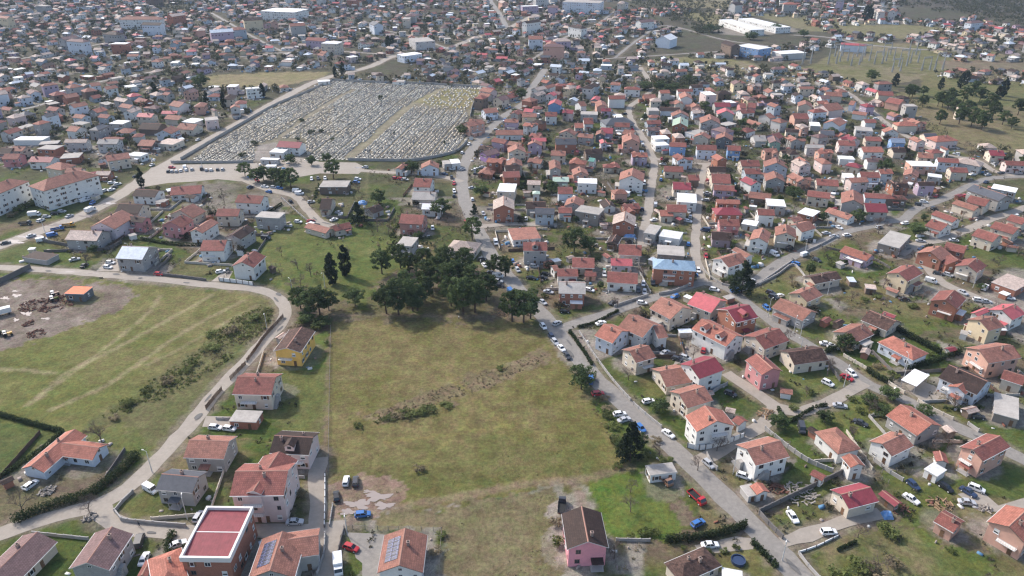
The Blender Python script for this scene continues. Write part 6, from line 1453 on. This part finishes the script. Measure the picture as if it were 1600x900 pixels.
def more_cars():
    """cars left along the lanes of the near town"""
    r = random.Random(31); n = 0; cand = [i for i in range(1, len(ROADPTS)-1) if 235 < ROADPTS[i][1] < 560 and abs(ROADPTS[i][0]) < ROADPTS[i][1]*.72]; r.shuffle(cand); used = [tuple(o.location[:2]) for o,_,c,_,_ in THINGS if c in ('car','van','lorry','truck')]
    wh = bpy.data.meshes['wheel']
    for i in cand:
        if n >= 95: break
        a, b = np.array(ROADPTS[i-1][:2]), np.array(ROADPTS[i+1][:2]); d = b-a; L = np.hypot(*d)
        if L > 9 or L < 1: continue
        d /= L; nn = np.array((-d[1], d[0])); s = r.choice((-1,1)); p = np.array(ROADPTS[i][:2])+nn*s*(ROADPTS[i][2]/2+r.uniform(.7,3.5))
        if near_house(p[0],p[1],1.6) or any((p[0]-u)**2+(p[1]-v)**2 < 30 for u,v in used) or any((p[0]-u)**2+(p[1]-v)**2 < 16 for u,v in SHEDS) or in_open(p[0],p[1]): continue
        used.append(tuple(p)); n += 1; kind = r.choice(('hatch','hatch','sedan','suv','van')); col = r.choice(('white','white','silver','silver','dark','black','red','darkblue','blue'))
        body, glass, l, wx, lz = car_meshes(kind); t = bpy.data.objects.new('parked_van' if kind == 'van' else 'parked_car', None); link(t); t.location = (p[0],p[1],.07); t.rotation_euler = (0,0,math.atan2(d[1],d[0])+r.choice((0,0,0,math.pi/2,math.pi))+r.uniform(-.1,.1))
        bo = ob('body', body, t); bo.material_slots[0].link = 'OBJECT'; bo.material_slots[0].material = M['car_'+col]; ob('windows', glass, t)
        for sx in wx:
            for sy in (-1,1): ob('wheel', wh, t, (sx, sy*(.8 if kind != 'van' else .9), .33))
        thing(t, {'darkblue':'dark blue','dark':'dark grey'}.get(col,col)+{'hatch':' hatchback','sedan':' saloon car','suv':' tall estate car','van':' van'}[kind], 'van' if kind == 'van' else 'car', proj((p[0],p[1],.8)), 'parked cars and vans')
# ------------------------------------------------------------------ walls, fences, lamps
def walls():
    for line in WALLS.strip().split('\n'):
        pl, hc, lab, nm = line.split('|'); h, th, col = hc.split(); h = float(h); th = float(th); R = resample([G(*p) for p in pts(pl)], 2.2 if h < 2 else 4.0); m = MB(); caps = MB()
        o0 = np.array((R[0][0], R[0][1]))
        open_f = col in ('woodf','wire')
        for k in range(len(R)-1):
            a, b = R[k]-o0, R[k+1]-o0; d = (b-a); L = np.hypot(*d); d = d/L; n = np.array((-d[1], d[0])); t = th/2 if not open_f else .03
            if col == 'woodf':
                ns = max(1, int(L/.3))
                for i in range(ns):
                    c = a+d*(L*(i+.5)/ns); hh = h*random.uniform(.85,1.05)
                    P = [c-d*.1-n*t, c+d*.1-n*t, c+d*.1+n*t, c-d*.1+n*t]
                    m.add([(*p, 0) for p in P]+[(*p, hh) for p in P], [(4,5,6,7),(0,1,5,4),(1,2,6,5),(2,3,7,6),(3,0,4,7)])
            elif col == 'wire':
                for z in ([.35,.7,1.05] if h < 1.3 else [.3,.6,.9,1.2,1.4]):
                    m.tube((*a,min(z,h)),(*b,min(z,h)),.02,.02,4,0,False)
            else:
                dz = random.uniform(-.04,.04); a2 = a+d*.06; b2 = b-d*.06 if k < len(R)-2 else b
                P = [a2-n*t, b2-n*t, b2+n*t, a2+n*t]; m.add([(*p,-.2) for p in P]+[(*p,h+dz) for p in P], [(4,5,6,7),(0,1,5,4),(1,2,6,5),(2,3,7,6),(3,0,4,7)])
        o = ob(nm, None, None, (*o0,0)); ob('panel', m.me('panel', [M[col]]), o)
        for k, p in enumerate(R):
            c = p-o0; s = th/2+.05 if not open_f else .06; c2 = MB(); c2.box(c[0]-s,c[0]+s,c[1]-s,c[1]+s,-.2,h+.12)
            if k < 90: ob('post', c2.me('post', [M['darkw' if col == 'white' else col]]), o)
        thing(o, '', {'wooden_fence':'fence','wire_fence':'fence','mesh_fence':'fence'}.get(nm,'wall'), (0,0), None, lab)
def lamps():
    for it in LAMPS.replace('\n','|').split('|'):
        q = it.split()
        if len(q) < 2: continue
        p = G(float(q[0]), float(q[1])); H = random.uniform(7.0, 8.2); a = random.uniform(0,6.28)
        t = ob('street_lamp', None, None, p, a); m = MB(); m.tube((0,0,0),(0,0,H),.13,.08,8); m.tube((0,0,H-.05),(.9,0,H+.25),.05,.04,6); ob('pole', m.me('pole', [M['pole']]), t)
        m = MB(); m.box(.8,1.45,-.13,.13,H+.2,H+.34); ob('lamp_head', m.me('lamp_head', [M['lamp']]), t)
        thing(t, 'grey street lamp post', 'street lamp', proj((p[0],p[1],H*.5)), 'street lamps along the lanes')
# ------------------------------------------------------------------ cemetery
def cemetery():
    P = gpoly(CEM); A = np.array(P)
    d = (G(640,166)-G(580,218))[:2]; d /= np.hypot(*d); n = np.array((-d[1], d[0]))
    kt = []
    for s, w in (("544 246 580 218 610 190 640 166 690 139", 3.2), ("432 220 470 190 510 163 552 140", 2.4)):
        kt += [(p, w) for p in resample([G(*p) for p in pts(s)], 2.0)]
    T = np.array([p for p, w in kt]); TW = np.array([w for p, w in kt])
    noz = [gpoly(s) for s in ("396 254 398 226 430 216 478 216 480 244 470 254", "640 166 700 139 764 140 742 164 735 178 690 172", "270 252 300 240 330 226 300 252")]
    g = []
    c0 = A.mean(0)
    for i in range(-82, 83):
        for j in range(-125, 126):
            row = i*2.5+(.9 if i % 6 == 0 else 0)
            p = c0+n*row+d*(j*1.72)+rng.normal(size=2)*.18
            if not inpoly(np.array(p[0]),np.array(p[1]),P): continue
            q = proj((p[0],p[1],0)); old = q[0] < 560 and q[1] < 215 and not (q[0] > 540)
            if any(inpoly(np.array(p[0]),np.array(p[1]),z) for z in noz[:1]+noz[2:]): continue
            if inpoly(np.array(p[0]),np.array(p[1]),noz[1]) and random.random() < .72: continue
            if (np.hypot(T[:,0]-p[0], T[:,1]-p[1])-TW).min() < 0: continue
            if random.random() < (.26 if old else .06): continue
            if np.min([(p[0]-x)**2+(p[1]-y)**2 for x,y in CEMWALL]) < 6: continue
            g.append((p[0],p[1]))
    g.sort(key=lambda p: p[1]); ang = math.atan2(d[1], d[0]) - math.pi/2
    s = MB(); s.box(-.75,.75,-1.0,1.0,0,.32); s.box(-.55,.55,-.85,.85,.32,.45); SLAB = s.me('slab', [M['stone']])
    h = MB(); h.box(-.45,.45,.86,1.02,.33,.95); h.box(-.30,.30,.87,1.01,.95,1.08); HEAD = h.me('headstone', [M['headstone']])
    for k, (x, y) in enumerate(g[:300]):
        t = ob('grave', None, None, (x,y,0), ang+random.uniform(-.06,.06)); sc = (random.uniform(.8,1.1),random.uniform(.85,1.1),random.uniform(.8,1.2))
        ob('slab', SLAB, t, (0,0,0), 0, sc); ob('headstone', HEAD, t, (0,0,0), 0, sc)
        t['group'] = 'graves of the front cemetery rows'
        thing(t, '', 'grave', (0,0), None, 'pale stone grave with dark headstone in the front cemetery rows')
    V = []; Q = []; MI = []
    B = np.array([[-1,-1,0],[1,-1,0],[1,1,0],[-1,1,0],[-1,-1,1],[1,-1,1],[1,1,1],[-1,1,1]],float); FB = np.array([(4,5,6,7),(0,1,5,4),(1,2,6,5),(2,3,7,6),(3,0,4,7)])
    ca, sa = math.cos(ang), math.sin(ang); R = np.array([[ca,sa,0],[-sa,ca,0],[0,0,1]])
    def old_at(x, y): q = proj((x,y,0)); return smooth_noise(x,y,30,5) > (.25 if q[0] < 520 else .62)
    for (x, y) in g[300:]:
        f = random.uniform(.8,1.1); dark = random.random() < .3
        for (c, sz, m) in (((0,0,0),(.75*f,1.0*f,.4),1 if dark and random.random() < .3 else (2 if old_at(x,y) else 0)),((0,.94,.3),(.45*f,.09,random.uniform(.35,.75)),1 if random.random() < .7 else 0)):
            V.append((B*np.array(sz)+np.array(c))@R+np.array((x,y,0))); Q.append(FB+8*(len(V)-1)); MI += [m]*5
    o = ob('cemetery_graves', npmesh('cemetery_graves', np.concatenate(V), np.concatenate(Q), [M['stone'], M['headstone'], M['oldstone']], MI)); o['kind'] = 'stuff'
    o['label'] = 'dense rows of pale graves filling the cemetery behind its front rows'; o['category'] = 'graves'
    for (x, y, W, H) in ((595,157,4,5),(472,190,6,2.5),(487,210,6,3.5),(503,208,4,3),(398,226,6,3),(380,245,6,3),(465,220,4,3),(520,220,3,2.6),(616,210,2,2),(695,226,2,3)):
        p = G(x, y); o = ob('shrub', BUSHM[0], None, p, random.uniform(0,6), (W,W,H)); thing(o, 'dark shrub between graves', 'shrub', (x, y), 'cemetery shrubs')
    print('graves', len(g))
# ------------------------------------------------------------------ odd things
def misc():
    # machinery yard: scrap heaps, wrecks, trailer
    def heap(x, y, W, H, m, nm, lab, n=40, seed=1):
        r = random.Random(seed); b = MB(); p = G(x, y)
        for i in range(n):
            a = r.uniform(0,6.28); q = W/2*math.sqrt(r.random()); cx, cy = math.cos(a)*q, math.sin(a)*q; z = max(.1, H*(1-q/(W/2))*r.random()); s = r.uniform(.2,.7)
            d = Vector((r.gauss(0,1),r.gauss(0,1),r.gauss(0,.5))).normalized()*s*1.4
            b.tube((cx-d.x,cy-d.y,max(.08,z-d.z)),(cx+d.x,cy+d.y,max(.08,z+d.z)),s*.35,s*.3,5)
        o = ob(nm, b.me(nm, [m]), None, p, r.uniform(0,6)); thing(o, '', 'heap', (x,y), None, lab)
    heap(53,477,11,1.6,M['scrap'],'scrap_heap','large rusty scrap heap in the middle of the machinery yard',90,2)
    heap(88,468,7,1.5,M['scrap'],'scrap_heap','reddish scrap heap beside the orange machine shed',50,3)
    heap(100,476,7,1.2,M['scrap'],'scrap_heap','dark low scrap heap below the orange machine shed',45,4)
    heap(72,484,5,1.0,M['scrap'],'scrap_heap','small dark scrap heap nearest the grass of the machinery yard',30,5)
    heap(44,506,4,1.2,M['scrap'],'scrap_heap','small dark scrap heap beside the yard puddles',26,6)
    heap(56,522,7,1.0,M['scrap'],'scrap_heap','long black wreck heap at the lower yard edge',40,7)
    heap(1250,772,9,1.2,M['gravel'],'rubble_heap','pale rubble heap along the dark wall behind the white gable',90,8)
    heap(1470,788,6,.9,M['logs'],'rubble_heap','heap of pale rubble near the salmon hut',50,9)
    heap(1215,765,5,.9,M['scrap'],'scrap_heap','dark scrap heap behind the grey roadside shed',40,14)
    heap(1405,795,5,1.0,M['scrap'],'scrap_heap','scrap heap beside the maroon garden shed',40,15)
    heap(1540,795,3,.8,M['gravel'],'gravel_heap','small gravel heap in the concrete yard',40,16)
    heap(785,488,8,.9,M['logs'],'log_pile','pile of cut logs beneath the pines by the road',60,10)
    heap(1200,648,6,.9,M['logs'],'log_pile','heap of stacked wood along the lane corner wall',50,11)
    heap(965,330,8,1.2,M['gravel'],'gravel_heap','pale gravel heap behind the pale roofed brick house',60,12)
    heap(140,808,3,.8,M['gravel'],'gravel_heap','white gravel heap at the lane junction',40,13)
    heap(74,768,4,1.3,M['gravel'],'gravel_heap','pale rubble heap in the bare yard of the red house',50,17)
    # tank trailer
    def vehicle_like(x, y, dx, dy, nm, parts, lab, cat):
        p = G(x,y); h = G(x+dx*8,y+dy*8)-p; t = ob(nm, None, None, p, math.atan2(h[1],h[0]))
        for pn, b, mats in parts: ob(pn, b.me(pn, mats), t)
        thing(t, '', cat, (x,y), None, lab)
    b = MB(); b.box(-3.2,3.2,-1.2,1.2,.9,2.9); w = MB()
    for sx in (-2.2,-1.2,2.2):
        for s in (-1.1,.9): w.tube((sx,s,.42),(sx,s+.2,.42),.42,.42,12)
    vehicle_like(4,492,1,-.25,'box_trailer',[('trailer_body',b,[M['fasciaw']]),('wheels',w,[M['tyre']])],'white box trailer at the edge of the machinery yard','trailer')
    for (x,y,c,lab) in ((86,462,'car_rust','reddish brown tractor beside the orange machine shed'),(85,470,'bush','green tractor with white cab in the machinery yard'),(12,525,'car_yellow','yellow tractor with white cab at the yard corner'),(2,522,'bush','green tractor at the yard corner beside the yellow one')):
        b = MB(); b.box(-.2,1.7,-.42,.42,.7,1.35); b.box(-1.2,-.2,-.65,.65,.7,1.2); cb = MB()
        cb.box(-1.15,-.1,-.68,.68,1.2,1.35); cb.box(-1.2,-.05,-.72,.72,2.25,2.4)
        for sx in (-1.1,-.15):
            for s in (-.66,.6): cb.box(sx,sx+.07,s,s+.06,1.35,2.25)
        w = MB()
        for s in (-.95,.6): w.tube((-.75,s,.75),(-.75,s+.36,.75),.75,.75,14); w.tube((1.3,s+.05,.45),(1.3,s+.3,.45),.45,.45,12)
        vehicle_like(x,y,1,-.3,'tractor',[('body',b,[M[c]]),('cab',cb,[M['fasciaw']]),('wheels',w,[M['tyre']])],lab,'tractor')
    # round garden pool, gas tank, tarps
    m = MB(); n=28
    p = G(1153,878); t = ob('garden_pool', None, None, p); m.tube((0,0,0),(0,0,.9),1.7,1.75,n,0,False); m.tube((0,0,.9),(0,0,.86),1.75,1.55,n,0,False); ob('pool_wall', m.me('pool_wall',[M['car_darkblue']]), t)
    m = MB(); m.add([(1.56*math.cos(6.2832*i/n),1.56*math.sin(6.2832*i/n),.6) for i in range(n)],[tuple(range(n))]); ob('pool_floor', m.me('pool_floor',[M['car_darkblue']]), t)
    thing(t,'','pool',(1153,878),None,'round dark blue garden pool behind the mottled hipped bungalow')
    for (x,y,W,lab) in ((566,318,5,'crumpled blue tarpaulin over a heap near the spruce'),(984,370,6,'blue and white tarpaulin covered heap beside the lane'),(1386,806,2.8,'blue and green striped cover beside the driveway')):
        b = MB(); r = random.Random(int(x)); g = 9; V = []; Fs = []
        for i in range(g):
            for j in range(g):
                u, v = i/(g-1)*2-1, j/(g-1)*2-1; hh = max(0,1-(u*u+v*v)*.8)**.6*1.5*(.8+.4*r.random()); V.append((u*W/2,v*W/2,hh if abs(u)<1 and abs(v)<1 else 0))
        Fs = [(i*g+j,(i+1)*g+j,(i+1)*g+j+1,i*g+j+1) for i in range(g-1) for j in range(g-1)]
        o = ob('tarpaulin', mesh('tarpaulin', V, Fs, [M['tarp']]), None, G(x,y)); thing(o,'','tarpaulin',(x,y),None,lab)
    # substation gantries
    SUB = [(1300,100),(1318,96),(1336,102),(1352,96),(1372,100),(1390,95),(1410,104),(1428,98),(1446,110),(1466,110),(1345,88),(1385,86),(1425,86),(1310,88),(1400,112),(1260,100)]
    for i,(x,y) in enumerate(SUB):
        p = G(x,y); b = MB(); H = 13 if i%3 else 17; w = 5
        for s in (-1,1):
            for (ax,ay) in ((-.5,-.5),(.5,-.5),(.5,.5),(-.5,.5)): b.tube((s*w+ax,ay,0),(s*w,0,H),.26,.2,4,0,False)
            for z in np.linspace(1.5,H-3,5): q=.5*(1-z/H); b.tube((s*w-q,-q,z),(s*w+q,q,z+1.4),.12,.12,3,0,False); b.tube((s*w+q,-q,z),(s*w-q,q,z+1.4),.12,.12,3,0,False)
        for dz in (0,-.9): b.tube((-w,-.3,H+dz-.5),(w,-.3,H+dz-.5),.22,.22,4,0,False); b.tube((-w,.3,H+dz-.5),(w,.3,H+dz-.5),.22,.22,4,0,False)
        for k in range(5): xx=-w+2*w*(k+.5)/5; b.tube((xx,0,H-.6),(xx,0,H-2.2),.08,.08,5)
        o = ob('substation_gantry', b.me('substation_gantry',[M['gantry']]), None, p, .35); thing(o,'grey lattice substation gantry','gantry',(x,y),'substation gantries')
    # belfry-like white tower in the pine park
    p = G(1494,186); t = ob('small_bell_tower', None, None, p); b = MB(); b.box(-1.6,1.6,-1.6,1.6,0,6); b.box(-1.2,1.2,-1.2,1.2,6,8); ob('wall', b.me('wall',[WALLM['cream']]), t)
    b = MB(); b.add([(-1.5,-1.5,8),(1.5,-1.5,8),(1.5,1.5,8),(-1.5,1.5,8),(0,0,10)],[(0,1,4),(1,2,4),(2,3,4),(3,0,4)]); ob('roof', b.me('roof',[ROOF['pale']]), t); thing(t,'','tower',(1494,180),None,'small pale tower standing among the park pines')
    # chimney of the far house on the right, white lorry stack etc. are houses above; wheelie bins and water tanks
    for (x,y,lab) in ((944,424,'green wheelie bin by the drive of the long white house'),(832,472,'green wheelie bin beside the road end pine')):
        b = MB(); b.add([(-.45,-.4,.1),(.45,-.4,.1),(.45,.4,.1),(-.45,.4,.1),(-.55,-.5,1.2),(.55,-.5,1.2),(.55,.5,1.2),(-.55,.5,1.2)],[(3,2,1,0),(0,1,5,4),(1,2,6,5),(2,3,7,6),(3,0,4,7)]); b.box(-.6,.6,-.55,.55,1.2,1.3)
        o = ob('wheelie_bin', b.me('wheelie_bin',[ROOF['teal']]), None, G(x,y)); thing(o,'','bin',(x,y),None,lab)
# ------------------------------------------------------------------ people
def person(x, y, ang, top, lab, stride=.3):
    V = [(0,0,.95),(0,0,1.2),(0,0,1.45),(0,0,1.56),(0,0,1.66),(.01,0,1.76), (0,.1,.9),(stride*.5,.1,.5),(stride*.6,.1,.08),(stride*.6+.14,.1,.04), (0,-.1,.9),(-stride*.3,-.1,.5),(-stride,-.1,.10),(-stride+.13,-.1,.05), (0,.19,1.42),(-.08,.24,1.14),(.05,.25,.90),(.09,.25,.80), (0,-.19,1.42),(.08,-.24,1.14),(.2,-.25,.92),(.25,-.25,.83)]
    E = [(0,1),(1,2),(2,3),(3,4),(4,5),(0,6),(6,7),(7,8),(8,9),(0,10),(10,11),(11,12),(12,13),(2,14),(14,15),(15,16),(16,17),(2,18),(18,19),(19,20),(20,21)]
    R = [.15,.14,.15,.06,.095,.08,.10,.07,.05,.045,.10,.07,.05,.045,.07,.05,.04,.045,.07,.05,.04,.045]
    me = bpy.data.meshes.new('person'); me.from_pydata(V, E, []); o = bpy.data.objects.new('person_tmp', me); link(o)
    o.modifiers.new('skin','SKIN'); o.modifiers.new('sub','SUBSURF').levels = 1
    for i, v in enumerate(me.skin_vertices[0].data): v.radius = (R[i], R[i]*(.8 if i < 3 else 1)); v.use_root = i == 0
    dg = bpy.context.evaluated_depsgraph_get(); m2 = bpy.data.meshes.new_from_object(o.evaluated_get(dg)); bpy.data.objects.remove(o)
    m2.materials.clear(); m2.materials.append(M[top]); m2.materials.append(M['skin']); m2.materials.append(M['cloth'])
    for f in m2.polygons:
        c = f.center; f.material_index = 1 if (c.z > 1.53 or (abs(c.y) > .2 and c.z < .86)) else (2 if c.z < .95 else 0); f.use_smooth = True
    p = G(x, y); t = ob('person', m2, None, (p[0],p[1],.06), ang); 
    hm = MB(); hm.tube((-.01,0,1.70),(0,0,1.86),.105,.06,10); ob('hair', hm.me('hair',[M['tyre']]), t); thing(t,'','person',(x,y),None,lab)
# ------------------------------------------------------------------ labels that single things out
ORD = ['','second','third','fourth','fifth','sixth','seventh','eighth','ninth','tenth','eleventh','twelfth','thirteenth','fourteenth','fifteenth','sixteenth','seventeenth','eighteenth','nineteenth','twentieth']
def labels():
    lms = [(n,x,y,o) for n,x,y,o in LANDMARKS] + [(n,x,y,None) for n,x,y in (('the big pine grove',690,450),('the twin cypresses',530,410),('the road junction fir',1158,420),('the bright green garden',1000,790),('the muddy puddles',580,785),('the machinery yard',60,480),('the park pines',1510,165),('the cemetery entrance plaza',330,262),('the substation',1380,98),('the far avenue end',600,95),('the field side oak',908,575),('the roadside conifers',985,680))]
    own = {o: n for n,_,_,o in LANDMARKS}
    def look(o, d):
        return d
    groups = {}
    for (o, d, cat, x, y) in THINGS:
        if o in own:
            continue
        best = None
        for (n, lx, ly, lo) in lms:
            if lo is o: continue
            q = math.hypot(x-lx, (y-ly)*1.5)
            if best is None or q < best[0]: best = (q, n, x-lx, (y-ly)*1.5)
        q, n, dx, dy = best
        side = ('right of' if dx > 0 else 'left of') if abs(dx) > abs(dy) else ('below' if dy > 0 else 'above')
        groups.setdefault((d, side, n), []).append((q, o))
    for (o, d, cat, x, y) in THINGS:
        if o in own:
            t = own[o][4:]
            # landmark houses: the phrase itself names the look, add what it stands by
            best = min(((math.hypot(x-lx,(y-ly)*1.5), n, x-lx, (y-ly)*1.5) for n,lx,ly,lo in lms if lo is not o), key=lambda v: v[0])
            side = ('right of' if best[2] > 0 else 'left of') if abs(best[2]) > abs(best[3]) else ('below' if best[3] > 0 else 'above')
            o['label'] = f'{t} {side} {best[1]}'
    for (d, side, n), L in groups.items():
        L.sort(key=lambda v: v[0])
        for i, (q, o) in enumerate(L):
            if i == 0: o['label'] = f'{d} {side} {n}' if len(L) == 1 else f'{d} nearest to and {side} {n}'
            else: o['label'] = f'{d}, {ORD[min(i,19)]} {side} {n}'
            if len(o['label'].replace('-',' ').split()) > 16: o['label'] = o['label'].replace(' gabled','').replace(' hipped','').replace(' flat','')
# ------------------------------------------------------------------ camera, light, air
def setup():
    cam = bpy.data.objects.new('camera', bpy.data.cameras.new('camera')); link(cam); scene.camera = cam
    cam.location = (0,0,CAMH); cam.rotation_euler = (math.pi/2-PITCH,0,0); cam.data.sensor_width = 36; cam.data.lens = F/1600*36; cam.data.clip_start = 1; cam.data.clip_end = 20000
    w = bpy.data.worlds.new('World'); scene.world = w; w.use_nodes = True; nt = w.node_tree; bg = nt.nodes['Background']
    sk = nt.nodes.new('ShaderNodeTexSky'); sk.sky_type = 'NISHITA'; sk.sun_disc = False; sk.sun_elevation = SUN_EL; sk.sun_rotation = SUN_AZ % (2*math.pi); sk.air_density = 1.0; sk.dust_density = 2.5
    nt.links.new(sk.outputs[0], bg.inputs[0]); bg.inputs[1].default_value = SKY
    sun = bpy.data.objects.new('sun', bpy.data.lights.new('sun','SUN')); link(sun); sun.data.energy = SUN; sun.data.angle = math.radians(SUNANG); sun.data.color = (1,.94,.87)
    d = Vector((math.sin(SUN_AZ)*math.cos(SUN_EL), math.cos(SUN_AZ)*math.cos(SUN_EL), math.sin(SUN_EL))); sun.rotation_euler = d.to_track_quat('Z','Y').to_euler(); sun.location = d*500
    m = MB(); m.box(-9500,9500,-700,8500,-1.5,170); hz = bpy.data.materials.new('haze_air'); hz.use_nodes = True; t = hz.node_tree; t.nodes.remove(t.nodes['Principled BSDF'])
    v = t.nodes.new('ShaderNodeVolumePrincipled'); v.inputs['Color'].default_value = (.62,.78,1,1); v.inputs['Density'].default_value = HAZE; v.inputs['Anisotropy'].default_value = 0
    t.links.new(v.outputs[0], t.nodes['Material Output'].inputs['Volume'])
    if HAZE > 0:
        o = ob('haze', m.me('haze',[hz],False)); o['kind'] = 'stuff'; o['label'] = 'thin bluish haze over the far town'; o['category'] = 'haze'
    scene.view_settings.view_transform = 'Standard'; scene.view_settings.look = 'None'; scene.view_settings.gamma = 1; scene.view_settings.exposure = EXPO
    scene.render.engine = 'CYCLES'; c = scene.cycles; c.use_denoising = True; c.denoiser = 'OPENIMAGEDENOISE'; c.max_bounces = 4; c.diffuse_bounces = 2; c.glossy_bounces = 2; c.transmission_bounces = 2; c.volume_bounces = 0; c.use_adaptive_sampling = True; c.adaptive_threshold = .02
    c.sample_clamp_indirect = 4; c.filter_width = 1.3
# ------------------------------------------------------------------ build
import time as _t
_t0 = _t.time()
def tick(s): print('%6.1f %s' % (_t.time()-_t0, s))
N_INDIV, SKY, SUN, SUNANG, HAZE, EXPO = 45, .15, 2.5, 3, .00007, 0.76
read_houses(); tick('houses')
roads(); tick('roads')
FAR = far_town(); tick('far')
FARROAD = [(p[0],p[1]) for p in ROADPTS if p[1] > 450][::2]
ground(FAR); tick('ground')
yards(); garden_trees(); tick('yards'); plot_growth(FAR); tick('plots')
trees(); tick('trees'); wild_growth(FAR); tick('wild')
cars(); more_cars(); walls(); lamps(); tick('cars walls lamps')
CEMWALL = [tuple(p) for w in WALLS.strip().split('\n')[:5] for p in resample([G(*q) for q in pts(w.split('|')[0])], 2.0)]
BUSHM = [bush_mesh(50,'hedge')]
cemetery(); misc(); tick('cemetery misc')
person(218,823,1.2,'cloth','person in dark clothes walking along the lane past the grey house lawn'); person(717,499,.5,'clothw','person in pale top standing on the path below the pines',.05); person(1288,634,2.4,'cloth','person in dark clothes walking on the lane by the parked cars')
labels(); setup(); tick('done')
